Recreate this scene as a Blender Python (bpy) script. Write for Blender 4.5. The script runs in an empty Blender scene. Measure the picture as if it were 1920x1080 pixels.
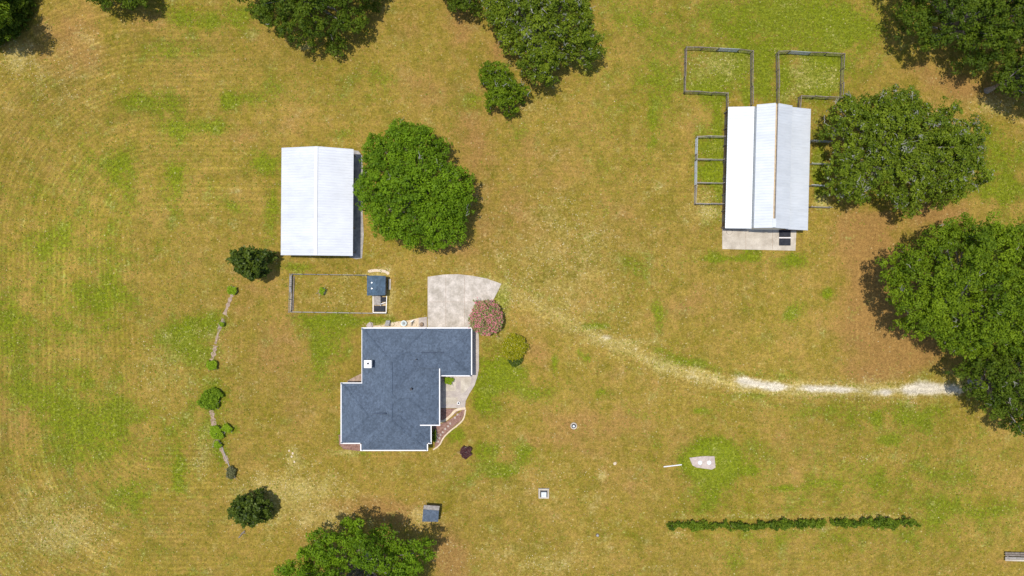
import bpy, math, random
import numpy as np
R = math.radians
random.seed(7)
# ------------------------------------------------------------------ camera, sky, sun, exposure
HC = 102.0                      # drone height, metres
S = 0.08                        # metres of ground per photo pixel (1920 wide)
scene = bpy.context.scene
C = scene.collection
cam = bpy.data.cameras.new('camera'); camo = bpy.data.objects.new('camera', cam); C.objects.link(camo)
camo.location = (0, 0, HC); camo.rotation_euler = (0, 0, 0)
cam.sensor_width = 36; cam.lens = 18 * HC / (960 * S); cam.clip_end = 6000
scene.camera = camo
scene.render.resolution_x = 1024; scene.render.resolution_y = 576
SUN_T, SUN_AZ = R(9.5), R(160)  # tilt from the zenith; direction of the sun in plan (from +X, counter-clockwise)
world = bpy.data.worlds.new('World'); scene.world = world; world.use_nodes = True
wn = world.node_tree; bg = wn.nodes['Background']
sky = wn.nodes.new('ShaderNodeTexSky'); sky.sky_type = 'NISHITA'; sky.sun_disc = False
sky.sun_elevation = R(90) - SUN_T; sky.sun_rotation = R(90) - SUN_AZ
wn.links.new(sky.outputs[0], bg.inputs[0]); bg.inputs[1].default_value = 0.145
sun = bpy.data.lights.new('sun', 'SUN'); sun.energy = 3.7; sun.angle = R(0.9); sun.color = (1, 0.955, 0.88)
suno = bpy.data.objects.new('sun', sun); C.objects.link(suno)
from mathutils import Vector, Matrix
sd = Vector((math.sin(SUN_T) * math.cos(SUN_AZ), math.sin(SUN_T) * math.sin(SUN_AZ), math.cos(SUN_T)))
suno.rotation_euler = sd.to_track_quat('Z', 'Y').to_euler(); suno.location = (0, 0, 150)
scene.view_settings.view_transform = 'Standard'; scene.view_settings.look = 'None'
scene.view_settings.exposure = 0.0; scene.view_settings.gamma = 1

# ------------------------------------------------------------------ helpers
def P(px, py, z=0.0):
    k = S * (1 - z / HC)
    return ((px - 960) * k, (540 - py) * k)

def tag(o, label=None, cat=None, group=None, kind=None):
    if label: o['label'] = label
    if cat: o['category'] = cat
    if group: o['group'] = group
    if kind: o['kind'] = kind
    return o

def thing(name, label, cat, px, py, group=None, z=0):
    o = bpy.data.objects.new(name, None); C.objects.link(o)
    x, y = P(px, py); o.location = (x, y, z); o.empty_display_size = 0.3
    return tag(o, label, cat, group)

def wloc(o):
    v = Vector((0, 0, 0))
    while o: v += o.location; o = o.parent
    return v

def npmesh(name, V, F, mat, parent=None, loc=None, attrs=None, smooth=False):
    """V (n,3) world coordinates, F (m,k) faces all of k corners"""
    off = np.array(wloc(parent)) if parent else np.array(loc if loc else (0, 0, 0))
    V = np.asarray(V, dtype=np.float32) - off
    F = np.asarray(F, dtype=np.int32)
    me = bpy.data.meshes.new(name)
    me.vertices.add(len(V)); me.vertices.foreach_set('co', V.astype(np.float32).ravel())
    k = F.shape[1]
    me.loops.add(F.size); me.loops.foreach_set('vertex_index', F.ravel())
    me.polygons.add(len(F)); me.polygons.foreach_set('loop_start', np.arange(0, F.size, k, dtype=np.int32))
    if smooth: me.polygons.foreach_set('use_smooth', np.ones(len(F), dtype=bool))
    me.update(calc_edges=True)
    for an, (tp, data) in (attrs or {}).items():
        a = me.attributes.new(an, tp, 'POINT')
        a.data.foreach_set('color' if tp == 'FLOAT_COLOR' else ('vector' if tp == 'FLOAT_VECTOR' else 'value'), np.asarray(data, dtype=np.float32).ravel())
    me.materials.append(mat)
    o = bpy.data.objects.new(name, me); C.objects.link(o)
    if parent: o.parent = parent
    elif loc: o.location = loc
    return o

class MB:
    def __init__(s, rot=None): s.v = []; s.f = []; s.rot = rot   # rot = (cx, cy, angle)
    def add(s, vs, fs):
        n = len(s.v); s.v += [tuple(p) for p in vs]; s.f += [tuple(i + n for i in f) for f in fs]; return s
    def box(s, x0, y0, z0, x1, y1, z1):
        return s.add([(x0,y0,z0),(x1,y0,z0),(x1,y1,z0),(x0,y1,z0),(x0,y0,z1),(x1,y0,z1),(x1,y1,z1),(x0,y1,z1)],
                     [(0,3,2,1),(4,5,6,7),(0,1,5,4),(1,2,6,5),(2,3,7,6),(3,0,4,7)])
    def bar(s, a, b, w, h):
        """box from a to b (centre line), w wide sideways, h tall"""
        a = Vector(a); b = Vector(b); d = (b - a).normalized()
        up = Vector((0,0,1)) if abs(d.z) < 0.95 else Vector((0,1,0))
        sx = d.cross(up).normalized() * w / 2; sy = sx.cross(d).normalized() * h / 2
        vs = [p + i * sx + j * sy for p in (a, b) for (i, j) in ((-1,-1),(1,-1),(1,1),(-1,1))]
        return s.add(vs, [(0,1,2,3),(7,6,5,4),(0,4,5,1),(1,5,6,2),(2,6,7,3),(3,7,4,0)])
    def tube(s, pts, rad, n=7):
        pts = [Vector(p) for p in pts]; rings = []
        for i, p in enumerate(pts):
            d = (pts[min(i+1, len(pts)-1)] - pts[max(i-1, 0)]).normalized()
            u = d.cross(Vector((0,0,1)) if abs(d.z) < .9 else Vector((1,0,0))).normalized(); w = d.cross(u)
            r = rad[i] if isinstance(rad, (list, tuple)) else rad
            rings.append([p + (u*math.cos(t*6.28318/n) + w*math.sin(t*6.28318/n))*r for t in range(n)])
        vs = [v for r in rings for v in r]; fs = []
        for i in range(len(pts)-1):
            for k in range(n):
                fs.append((i*n+k, i*n+(k+1)%n, (i+1)*n+(k+1)%n, (i+1)*n+k))
        fs += [tuple(reversed(range(n))), tuple(range((len(pts)-1)*n, len(pts)*n))]
        return s.add(vs, fs)
    def prism(s, poly, z0, z1):
        n = len(poly)
        a = sum(poly[i][0]*poly[(i+1)%n][1]-poly[(i+1)%n][0]*poly[i][1] for i in range(n))
        if a < 0: poly = poly[::-1]
        vs = [(x, y, z0) for x, y in poly] + [(x, y, z1) for x, y in poly]
        return s.add(vs, [tuple(reversed(range(n))), tuple(range(n, 2*n))] + [(i,(i+1)%n,(i+1)%n+n,i+n) for i in range(n)])
    def cyl(s, x, y, z0, z1, r, n=20, r2=None):
        r2 = r if r2 is None else r2
        vs = [(x+r*math.cos(t*6.28318/n), y+r*math.sin(t*6.28318/n), z0) for t in range(n)] + [(x+r2*math.cos(t*6.28318/n), y+r2*math.sin(t*6.28318/n), z1) for t in range(n)]
        return s.add(vs, [tuple(reversed(range(n))), tuple(range(n, 2*n))] + [(i,(i+1)%n,(i+1)%n+n,i+n) for i in range(n)])
    def rock(s, x, y, z, r, sq=0.6, seed=0):
        rn = random.Random(seed); n = 8; m = 5; vs = []; fs = []
        for j in range(1, m):
            ph = math.pi * j / m
            for i in range(n):
                th = 6.28318 * i / n; q = r * (0.8 + 0.4 * rn.random())
                vs.append((x + q*math.sin(ph)*math.cos(th), y + q*math.sin(ph)*math.sin(th), z + q*sq*math.cos(ph)))
        vs += [(x, y, z + r*sq), (x, y, z - r*sq)]
        for j in range(m-2):
            for i in range(n): fs.append((j*n+i, (j+1)*n+i, (j+1)*n+(i+1)%n, j*n+(i+1)%n))
        T = len(vs)-2
        for i in range(n): fs.append((T, i, (i+1)%n)); fs.append((T+1, (m-2)*n+(i+1)%n, (m-2)*n+i))
        return s.add(vs, fs)
    def build(s, name, mat, parent=None, loc=None, bevel=0):
        V = [Vector(p) for p in s.v]
        if s.rot:
            cx, cy, a = s.rot; ca, sa = math.cos(a), math.sin(a)
            V = [Vector((cx + p.x*ca - p.y*sa, cy + p.x*sa + p.y*ca, p.z)) for p in V]
        off = wloc(parent) if parent else Vector(loc if loc else (0,0,0))
        me = bpy.data.meshes.new(name); me.from_pydata([p - off for p in V], [], s.f); me.update()
        me.materials.append(mat)
        o = bpy.data.objects.new(name, me); C.objects.link(o)
        if parent: o.parent = parent
        elif loc: o.location = loc
        if bevel:
            b = o.modifiers.new('bevel', 'BEVEL'); b.width = bevel; b.segments = 2
        return o

def sub(c, k): return tuple(min(1, x*k) for x in c)

# ------------------------------------------------------------------ materials
class NT:
    def __init__(s, name):
        s.m = bpy.data.materials.new(name); s.m.use_nodes = True; s.t = s.m.node_tree
        s.p = s.t.nodes['Principled BSDF']; s.out = s.t.nodes['Material Output']
        s.tc = None
    def n(s, t, **kw):
        x = s.t.nodes.new(t)
        for k, v in kw.items(): setattr(x, k, v)
        return x
    def l(s, a, b): s.t.links.new(a, b)
    def pos(s, src='Object'):
        if s.tc is None: s.tc = s.n('ShaderNodeTexCoord')
        return s.tc.outputs[src]
    def mapped(s, scale=(1,1,1), rot=(0,0,0)):
        m = s.n('ShaderNodeMapping'); s.l(s.pos(), m.inputs[0]); m.inputs['Scale'].default_value = scale; m.inputs['Rotation'].default_value = rot
        return m.outputs[0]
    def noise(s, scale, detail=4, rough=0.55, vec=None, dist=0):
        x = s.n('ShaderNodeTexNoise'); x.inputs['Scale'].default_value = scale; x.inputs['Detail'].default_value = detail
        x.inputs['Roughness'].default_value = rough; x.inputs['Distortion'].default_value = dist
        s.l(vec if vec is not None else s.pos(), x.inputs['Vector']); return x.outputs[0]
    def math(s, op, a, b=None, c=None, clamp=False):
        x = s.n('ShaderNodeMath', operation=op); x.use_clamp = clamp
        for i, v in enumerate((a, b, c)):
            if v is None: continue
            if isinstance(v, (int, float)): x.inputs[i].default_value = v
            else: s.l(v, x.inputs[i])
        return x.outputs[0]
    def rng(s, v, a, b, c=0, d=1, smooth=False):
        x = s.n('ShaderNodeMapRange'); x.clamp = True
        if smooth: x.interpolation_type = 'SMOOTHSTEP'
        s.l(v, x.inputs[0])
        for i, q in zip((1,2,3,4), (a,b,c,d)): x.inputs[i].default_value = q
        return x.outputs[0]
    def mix(s, f, a, b, mode='MIX'):
        x = s.n('ShaderNodeMix', data_type='RGBA', blend_type=mode)
        for v, i in ((f, 0), (a, 6), (b, 7)):
            if isinstance(v, (int, float)): x.inputs[i].default_value = v
            elif isinstance(v, tuple): x.inputs[i].default_value = (*v, 1) if len(v) == 3 else v
            else: s.l(v, x.inputs[i])
        return x.outputs[2]
    def val(s, col, v):
        """col * scalar socket"""
        x = s.n('ShaderNodeVectorMath', operation='SCALE'); s.l(col, x.inputs[0]); s.l(v, x.inputs['Scale']); return x.outputs[0]
    def bump(s, h, strength=0.5, dist=0.05):
        b = s.n('ShaderNodeBump'); b.inputs['Strength'].default_value = strength; b.inputs['Distance'].default_value = dist
        s.l(h, b.inputs['Height']); s.l(b.outputs[0], s.p.inputs['Normal'])
    def done(s, col, rough=0.8, spec=0.3, metal=0):
        s.l(col, s.p.inputs['Base Color']); s.p.inputs['Roughness'].default_value = rough
        s.p.inputs['Specular IOR Level'].default_value = spec; s.p.inputs['Metallic'].default_value = metal
        return s.m

def pm(name, c1, c2, scale=2, rough=0.8, spec=0.3, bump=0.3, fine=25, metal=0, stretch=(1,1,1), dist=0.02):
    t = NT(name); v = t.mapped(stretch)
    a = t.noise(scale, 5, 0.6, v); b = t.noise(fine, 3, 0.6, v)
    col = t.mix(t.rng(a, 0.35, 0.65), c1, c2)
    col = t.val(col, t.rng(b, 0.25, 0.75, 0.8, 1.2))
    if bump: t.bump(b, bump, dist)
    return t.done(col, rough, spec, metal)

M = {}
M['concrete'] = pm('concrete', (.43,.37,.29), (.60,.53,.43), 0.8, .9, .2, .2, 9)
M['drive'] = pm('driveway_concrete', (.40,.35,.285), (.62,.55,.475), 0.7, .9, .2, .2, 5)
M['paver'] = pm('paver_concrete', (.40,.34,.30), (.52,.45,.38), 1.2, .9, .2, .3, 9)
M['edging'] = pm('edging', (.62,.48,.33), (.72,.6,.44), 2, .9, .2, .3, 9)
M['mulch'] = pm('red_mulch', (.20,.105,.08), (.36,.22,.17), 3.5, .95, .1, .8, 11, dist=.06)
M['mulch_grey'] = pm('faded_mulch', (.26,.18,.115), (.45,.33,.25), 2.5, .95, .1, .8, 9, dist=.06)
M['gravel'] = pm('gravel', (.24,.23,.225), (.48,.44,.40), 1.2, .95, .1, .9, 12, dist=.06)
M['white_trim'] = pm('white_trim', (.78,.76,.75), (.84,.82,.81), 3, .45, .4, 0, 20)
M['wall'] = pm('stucco_wall', (.52,.46,.38), (.58,.52,.44), 2, .9, .2, .2, 30)
M['darkwood'] = pm('weathered_wood', (.15,.12,.095), (.29,.245,.205), 3, .9, .15, .5, 14)
M['greywood'] = pm('grey_wood', (.28,.245,.21), (.42,.38,.34), 3, .9, .15, .5, 14)
M['palewood'] = pm('raw_timber', (.50,.36,.20), (.62,.48,.30), 3, .8, .2, .3, 14)
M['galv'] = pm('galvanised_steel', (.42,.45,.46), (.55,.57,.58), 3, .45, .5, .1, 14, metal=.5)
M['wire'] = pm('wire_mesh', (.30,.29,.26), (.40,.38,.34), 3, .6, .4, 0, 14)
M['black'] = pm('black_rubber', (.012,.014,.022), (.03,.032,.042), 3, .7, .3, .3, 14)
M['dark'] = pm('dark_metal', (.03,.03,.035), (.06,.06,.07), 3, .6, .3, 0, 14)
M['whiteplastic'] = pm('white_plastic', (.68,.74,.74), (.78,.82,.82), 3, .4, .4, 0, 14)
M['barnwall'] = pm('barn_board', (.14,.09,.06), (.23,.16,.115), 3, .9, .2, .5, 10, stretch=(1,3,.3))
M['rock'] = pm('rock', (.42,.34,.29), (.58,.48,.42), 3, .95, .2, .5, 14)
M['greyrock'] = pm('grey_rock', (.27,.26,.25), (.42,.40,.38), 3, .95, .2, .5, 14)
M['teal'] = pm('grey_green_plastic', (.30,.38,.38), (.42,.5,.5), 5, .5, .4, .1, 14)
M['bark'] = pm('bark', (.22,.19,.165), (.40,.37,.34), 3, .9, .1, .6, 14)
M['moss'] = pm('pale_twig', (.27,.26,.22), (.46,.44,.38), 3, .9, .1, .6, 14)

def shingle(name, c1, c2, row=(1, 1)):
    t = NT(name)
    br = t.n('ShaderNodeTexVoronoi'); br.inputs['Scale'].default_value = 4.2; t.l(t.mapped((1, .75, .75)), br.inputs['Vector'])
    a = t.noise(.5, 4, .6); b = t.noise(5, 4, .7)
    col = t.mix(t.rng(a, .35, .65), c1, c2)
    col = t.val(col, t.rng(b, .25, .75, .72, 1.3))
    sp = t.n('ShaderNodeSeparateColor'); t.l(br.outputs['Color'], sp.inputs[0])
    col = t.val(col, t.rng(sp.outputs[0], 0, 1, .82, 1.18))
    t.bump(b, .5, .02)
    return t.done(col, .9, .25)
M['roof'] = shingle('asphalt_shingle', (.088,.115,.155), (.106,.137,.184))
M['ridgevent'] = shingle('ridge_vent', (.055,.07,.10), (.07,.09,.125))
M['ridgecap'] = shingle('ridge_cap', (.074,.099,.136), (.092,.12,.163))
M['cooproof'] = shingle('coop_shingle', (.066,.105,.145), (.085,.125,.17))

def metalroof(name, c, c2, rough=.38, metal=.4):
    t = NT(name)
    a = t.noise(.4, 5, .6); b = t.noise(2.0, 4, .7, t.mapped((.25, 3, 1)))
    col = t.mix(t.rng(a, .35, .65), c, c2)
    col = t.val(col, t.rng(b, .3, .7, .93, 1.05))
    d = t.noise(.18, 3, .5, t.mapped((1, 4, 1))); col = t.val(col, t.rng(d, .4, .6, .96, 1.03))
    e = t.noise(1.1, 6, .75, t.mapped((.35, 1.4, 1), (0,0,.02))); col = t.mix(t.math('MULTIPLY', t.rng(e, .58, .75), .35), col, (.42,.40,.36))
    return t.done(col, rough, .5, metal)
M['metalroof'] = metalroof('white_metal_roof', (.60,.615,.645), (.65,.665,.69), .42, .0)
M['barnroof'] = metalroof('galvalume_roof', (.575,.60,.625), (.62,.64,.66), .45, .04)

def leafmat(name, c1, c2, c3=None, pc=0.0, rough=.6, trans=.33, spec=.2):
    """c1..c2 by the tint stored per leaf sprig; c3 for a share pc of the sprigs (flowers)"""
    t = NT(name); at = t.n('ShaderNodeAttribute'); at.attribute_name = 'tint'
    sp = t.n('ShaderNodeSeparateXYZ'); t.l(at.outputs['Vector'], sp.inputs[0])
    col = t.mix(t.rng(sp.outputs[0], 0, 1), c1, c2)
    if c3: col = t.mix(t.math('LESS_THAN', sp.outputs[1], pc), col, c3)
    m = t.done(col, rough, spec)
    tr = t.n('ShaderNodeBsdfTranslucent'); mx = t.n('ShaderNodeMixShader'); mx.inputs[0].default_value = trans
    t.l(col, tr.inputs[0]); t.l(t.p.outputs[0], mx.inputs[1]); t.l(tr.outputs[0], mx.inputs[2]); t.l(mx.outputs[0], t.out.inputs[0])
    return m
M['leaf_oak'] = leafmat('oak_leaves', (.072,.130,.004), (.235,.335,.010))
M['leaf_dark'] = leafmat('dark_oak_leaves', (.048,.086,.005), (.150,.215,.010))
M['leaf_moss'] = leafmat('mossy_oak_leaves', (.080,.130,.006), (.245,.315,.016), (.30,.31,.23), .05)
M['leaf_bright'] = leafmat('bright_oak_leaves', (.080,.155,.004), (.22,.36,.010))
M['leaf_magnolia'] = leafmat('magnolia_leaves', (.034,.066,.006), (.135,.185,.014), rough=.5, spec=.3)
M['leaf_myrtle'] = leafmat('crape_myrtle', (.13,.20,.02), (.40,.46,.16), (.90,.30,.38), .40)
M['leaf_gold'] = leafmat('gold_shrub', (.25,.27,.006), (.48,.44,.015), (.8,.7,.3), .05)
M['leaf_hedge'] = leafmat('hedge_leaves', (.055,.105,.006), (.20,.28,.014))
M['leaf_purple'] = leafmat('purple_shrub', (.055,.022,.025), (.20,.09,.09))
M['leaf_lime'] = leafmat('lime_weeds', (.20,.32,.006), (.40,.54,.03))
M['leaf_weed'] = leafmat('leafy_weed', (.10,.18,.006), (.26,.38,.015))
M['leaf_grey'] = leafmat('grey_green_shrub', (.11,.12,.04), (.26,.26,.12))

# ------------------------------------------------------------------ ground masks
GREEN = [(1312,165,28,10,.8),(1390,120,10,40,.7),(1550,112,26,10,.8),(1545,160,30,20,.7),(1470,150,10,40,.8),(1348,300,8,90,.9),(1330,325,20,12,.9),(1325,275,20,12,.5),(1370,485,60,6,.7),(1360,150,12,12,.5),(150,760,210,300,.30),(200,330,190,120,.22),(1430,60,220,90,.35),(1700,900,260,130,.25),(1420,900,160,80,.15),(1150,160,90,130,.2),(1900,330,70,90,.4),(600,160,140,60,.15),(350,30,50,25,.6),(330,95,60,25,.5),(427,190,13,14,1.1),(280,190,60,22,.6),(330,235,25,35,.6),(395,240,40,15,.7),(215,310,40,25,.5),(495,305,35,20,.8),(480,180,50,25,.35),
 (330,350,18,60,.5),(440,385,30,15,.5),(505,400,16,60,.6),(560,500,26,10,.7),(610,600,75,14,.9),(625,640,40,30,.7),(600,690,25,45,.6),(715,602,30,8,.8),(330,630,30,30,.8),(355,620,10,20,1),
 (395,605,25,20,.9),(380,660,40,25,.6),(400,745,36,30,.7),(425,805,22,10,.9),(335,880,12,50,.8),(410,40,40,20,.45),(130,800,60,60,.4),(60,730,60,30,.4),(200,560,60,40,.45),(200,800,70,50,.4),
 (240,930,40,40,.5),(935,700,42,36,1.15),(905,755,25,25,.8),(1010,740,50,20,.5),(915,850,30,30,.7),(985,850,22,22,.7),(945,885,28,12,.9),(1040,680,7,22,.9),(1088,662,10,10,.8),(1103,672,9,9,.8),(1130,735,18,9,.7),
 (880,900,30,15,.4),(858,815,18,25,.7),(1233,590,12,32,.8),(1340,862,36,30,3.0),(1316,866,40,18,1.2),(1330,930,30,36,.6),(1410,885,20,10,.5),(1470,915,25,5,.9),(1370,1050,25,20,.5),(1550,552,11,10,1.2),(1490,580,20,25,.6),
 (1405,465,18,28,.9),(1490,488,26,16,1.0),(1340,480,20,15,.5),(1645,785,10,13,.8),(1665,825,16,9,.9),(1720,790,40,25,.6),(1330,200,25,60,.5),(1345,120,55,38,.55),(1430,150,18,50,1.0),(1530,145,50,40,.8),(1400,190,7,30,.9),
 (1225,250,12,60,.6),(1335,330,25,60,.8),(1535,320,14,65,1.0),(1600,60,60,50,.6),(1500,30,80,40,.6),(1370,20,60,30,.5),(1190,30,60,30,.4),(1250,160,40,60,.4),(1860,280,30,40,.5),(1870,360,40,20,.7),
 (1190,500,30,30,.6),(940,560,14,22,.8),(1110,612,26,5,1.0),(1270,680,50,8,.5),(1600,770,180,20,.35),(640,820,8,20,.6),(690,850,40,5,.5),(760,1010,30,20,.2),(580,30,50,30,.3),(1040,20,0.1,0.1,0),(650,250,30,10,.5),
 (460,20,40,30,.5),(120,450,80,60,.3),(30,600,60,100,.35),(1500,1010,200,30,.25),(1800,950,90,60,.4),(1220,780,40,12,.4),(1240,830,30,20,.3),(1660,250,20,10,.2),(560,540,12,8,.0),(608,545,6,8,1.1),(385,815,30,40,.4),(415,855,12,25,.4),
 (1130,320,30,80,.25),(980,250,40,20,.3),(900,170,30,25,.3),(870,195,30,20,.3),(1870,620,30,30,.3),(1480,590,8,8,1.0),(1400,740,60,6,.4),(700,150,40,25,.25),(1310,770,10,6,.7),(1545,905,30,8,.4),(1640,900,40,30,.3)]
BROWN = [(1660,560,110,150,.55),(470,620,110,180,.35),(1030,380,160,160,.25),(1120,830,190,90,.30),(200,60,200,60,.25),(820,90,150,100,.25),(1010,700,60,60,.3),(720,1000,150,60,.4),(1300,600,140,70,.2),(120,60,80,50,.6),(40,110,60,40,.7),(280,40,60,20,.4),(450,250,45,30,.9),(390,310,60,25,.4),(860,60,26,60,.8),(760,40,40,40,.5),(895,300,34,90,.65),(910,430,60,40,.45),(1000,330,80,150,.4),(790,160,60,30,.5),
 (1160,430,60,50,.35),(1625,520,60,120,1.0),(1700,660,70,45,1.25),(1690,560,50,90,.9),(1620,420,60,30,.7),(1750,405,60,20,1.1),(1790,160,60,30,.9),(1720,130,40,20,.9),(845,1050,34,50,1.3),(720,960,110,28,.8),(540,650,30,120,.4),
 (455,560,36,80,.5),(1012,665,26,32,.6),(1000,610,40,30,.4),(1100,800,120,40,.4),(1020,830,50,20,.5),(1450,840,80,60,.4),(1250,1000,80,20,.3),(1880,1055,60,12,.8),(1150,900,60,40,.4),(40,800,50,60,.4),(1340,130,25,20,.6),
 (1500,130,18,18,1.0),(940,100,26,40,.7),(560,1010,30,40,.4),(1620,700,60,20,.6),(600,240,60,20,.4),(1160,690,50,30,.3),(1310,560,50,60,.3),(1280,150,30,60,.35),(1620,150,40,25,.5),(1430,130,8,30,.5),(500,100,40,30,.2),
 (1850,170,60,30,.5),(640,940,60,20,.4),(320,630,0.1,0.1,0),(885,230,40,40,.5),(1290,260,20,30,.5),(850,470,70,12,.5),(1550,850,50,30,.3)]
PALE = [(1340,118,45,24,.45),(1500,118,14,16,.6),(1560,155,14,24,.6),(1330,275,18,14,.4),(1330,365,22,14,.8),(1345,395,30,10,.8),(1480,180,14,14,.5),(1020,490,190,120,.22),(560,950,110,60,.45),(960,1040,200,40,.35),(90,140,110,70,.35),(400,640,60,90,.3),(60,960,120,100,.3),(30,110,26,26,1.2),(160,70,20,15,.7),(120,1000,90,50,.8),(560,915,80,25,.9),(550,865,12,22,1.2),(480,930,40,30,.4),(300,690,50,60,.5),(600,975,60,20,.6),(500,1010,30,15,.5),(950,540,60,50,.25),(1320,400,25,18,1.1),
 (1080,560,90,50,.3),(720,505,20,5,1.2),(1860,195,40,20,1.0),(1040,1060,60,20,.4),(645,848,30,4,1.1),(790,965,34,20,1.1),(1128,892,7,7,1.8),(1270,1002,18,8,1.0),(1420,968,160,3,.9),(1640,968,80,3,1.1),(1530,992,60,3,1.0),
 (575,88,12,5,1.6),(380,850,20,50,.7),(300,590,0.1,0.1,0),(1540,380,16,12,1.4),(470,60,14,10,.6),(1640,860,60,10,.5),(1480,800,0.1,0.1,0),(640,520,30,3,.8),(715,550,22,40,.7),(640,560,50,20,.5),(1100,470,100,60,.3),
 (1350,130,50,30,.5),(1520,150,40,30,.6),(1720,80,0.1,0.1,0),(1030,420,60,60,.3),(1180,640,60,6,.9),(700,515,30,4,1.2),(732,560,6,30,.9),(1000,200,60,60,.3),(1010,900,200,60,.25),(720,610,40,4,1.2),(1600,240,0.1,0.1,0)]
TRACK = [(925,535),(1000,572),(1075,608),(1130,636),(1200,668),(1290,702),(1380,722),(1460,729),(1560,731),(1700,732),(1790,727),(1860,720)]
SAND = [(1450,726,90,6,.5),(1620,733,90,6,.65),(1740,730,60,7,.5),(1137,632,14,6,1.1),(1190,655,10,6,.8),(1395,712,22,7,1.6),(1420,720,26,7,1.8),(1455,726,22,7,2.2),(1520,728,16,6,1.8),(1560,729,26,6,1.7),(1590,731,16,5,1.0),(1640,738,10,4,1.4),(1662,736,10,6,2.0),(1712,730,26,11,1.7),(1750,727,34,11,1.6),
 (1790,732,22,9,1.4),(1292,706,26,8,.7),(1330,714,26,8,.7),(1125,890,5,5,1.0)]

def blobs(px, py, L):
    a = np.zeros_like(px)
    for x, y, rx, ry, s in L:
        if s <= 0: continue
        d = ((px-x)/rx)**2 + ((py-y)/ry)**2
        a = a + s*np.exp(-d*0.9)
    return a
def polydist(px, py, pts):
    best = np.full(px.shape, 1e9); tt = np.zeros(px.shape); acc = 0
    for (x0,y0),(x1,y1) in zip(pts[:-1], pts[1:]):
        dx, dy = x1-x0, y1-y0; L = dx*dx+dy*dy
        t = np.clip(((px-x0)*dx+(py-y0)*dy)/L, 0, 1)
        d = np.hypot(px-(x0+t*dx), py-(y0+t*dy))
        sg = np.sign((px-x0)*dy-(py-y0)*dx)
        m = d < np.abs(best); best = np.where(m, d*np.where(sg==0,1,sg), best); tt = np.where(m, acc + t*math.sqrt(L), tt); acc += math.sqrt(L)
    return best, tt
def masks(px, py):
    g = blobs(px, py, GREEN); b = blobs(px, py, BROWN); p = blobs(px, py, PALE); s = blobs(px, py, SAND)
    td, tt = polydist(px, py, TRACK)
    on = np.clip((tt-20)/300, .2, 1)
    p = p + 1.1*on*np.exp(-(td/13)**2) + .25*np.exp(-((td+2)/34)**2)
    g = g + .35*np.exp(-((td-22)/9)**2)*(px < 1500)
    b = b - .4*np.exp(-(td/16)**2)
    return g, b, p, s, td
def axis(lo, hi, step, far):
    f = np.arange(lo, hi+step/2, step); o = np.array([6., 15, 40, 100, 300, 900, far])
    return np.concatenate([(lo-o)[::-1], f, hi+o])
xs = axis(-92, 92, .4, 2500); ys = axis(-56, 56, .4, 2500)
GX, GY = np.meshgrid(xs, ys)
ppx = GX/S + 960; ppy = 540 - GY/S
g, b, p, s_, td = masks(ppx, ppy); tt_ = polydist(ppx, ppy, TRACK)[1]
# mowing lines run round the property (rounded rectangle), and up and down inside it
ddx = np.maximum(np.maximum(290-ppx, ppx-1560), 0); ddy = np.maximum(np.maximum(430-ppy, ppy-800), 0)
out = np.hypot(ddx, ddy)
phase = np.where(out > 0, out, ppx-290)*S
along = np.where(out > 0, np.arctan2(ppy-615, ppx-925)*45, -ppy*S)
wa = .3 + .7*np.clip(out/60, 0, 1)*np.clip((700-ppx)/400+.25, .25, 1)
wt = np.exp(-(td/45)**2)*(ppx < 1900); phase2 = td*S
near = np.clip(1 - np.hypot((ppx-780)/240, (ppy-700)/230)**4, 0, 1)
soft = 1-.62*np.clip((ppy-820)/60, 0, 1)*np.clip((ppx-330)/120, 0, 1)*np.clip((1500-ppx)/200, 0, 1)-.55*np.clip((330-ppy)/80, 0, 1)*np.clip((ppx-330)/120, 0, 1)
ampA = wa*(1-wt)*(1-.8*near)*soft
far = (np.abs(GX) > 95) | (np.abs(GY) > 58); ampA[far] = 0; wt[far] = 0
col = np.stack([g, b, p, s_], -1).reshape(-1, 4)
st = np.stack([phase, ampA, phase2], -1).reshape(-1, 3); st2 = wt.reshape(-1); st3 = np.stack([along, tt_*S, 0*along], -1).reshape(-1, 3)
GZ = np.zeros_like(GX)
nx, ny = len(xs), len(ys)
idx = np.arange(nx*ny).reshape(ny, nx)
F = np.stack([idx[:-1,:-1], idx[:-1,1:], idx[1:,1:], idx[1:,:-1]], -1).reshape(-1, 4)

t = NT('mown_pasture')
am = t.n('ShaderNodeAttribute'); am.attribute_name = 'mask'
sc = t.n('ShaderNodeSeparateColor'); t.l(am.outputs['Color'], sc.inputs[0])
ast = t.n('ShaderNodeAttribute'); ast.attribute_name = 'stripe'; ss = t.n('ShaderNodeSeparateXYZ'); t.l(ast.outputs['Vector'], ss.inputs[0])
ast2 = t.n('ShaderNodeAttribute'); ast2.attribute_name = 'stripe2'
n0 = t.noise(.035, 3, .5); n1 = t.noise(.13, 6, .62); n1b = t.noise(.22, 6, .66, t.mapped((1,1,1), (0,0,1.3))); n2 = t.noise(.8, 7, .72); n3 = t.noise(2.6, 5, .75); n4 = t.noise(7, 3, .7)
n5 = t.noise(.45, 6, .68, t.mapped((1,1,1), (.4,0,2)))
olive = (.205,.170,.011); tan = (.362,.242,.050); grn = (.100,.130,.002); grn2 = (.175,.235,.004); brn = (.335,.185,.055); straw = (.52,.415,.13); sandc = (.66,.58,.44)
base = t.mix(t.rng(t.math('ADD', t.math('MULTIPLY', n1, .6), t.math('MULTIPLY', n2, .45)), .36, .66), olive, tan)
n6 = t.noise(1.3, 5, .7, t.mapped((1,1,1), (.7,.2,.5))); n7 = t.noise(.32, 5, .65, t.mapped((1,1,1), (.1,.9,.5)))
base = t.mix(t.math('MULTIPLY', t.rng(n6, .48, .64), .55), base, (.37,.218,.060))
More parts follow.
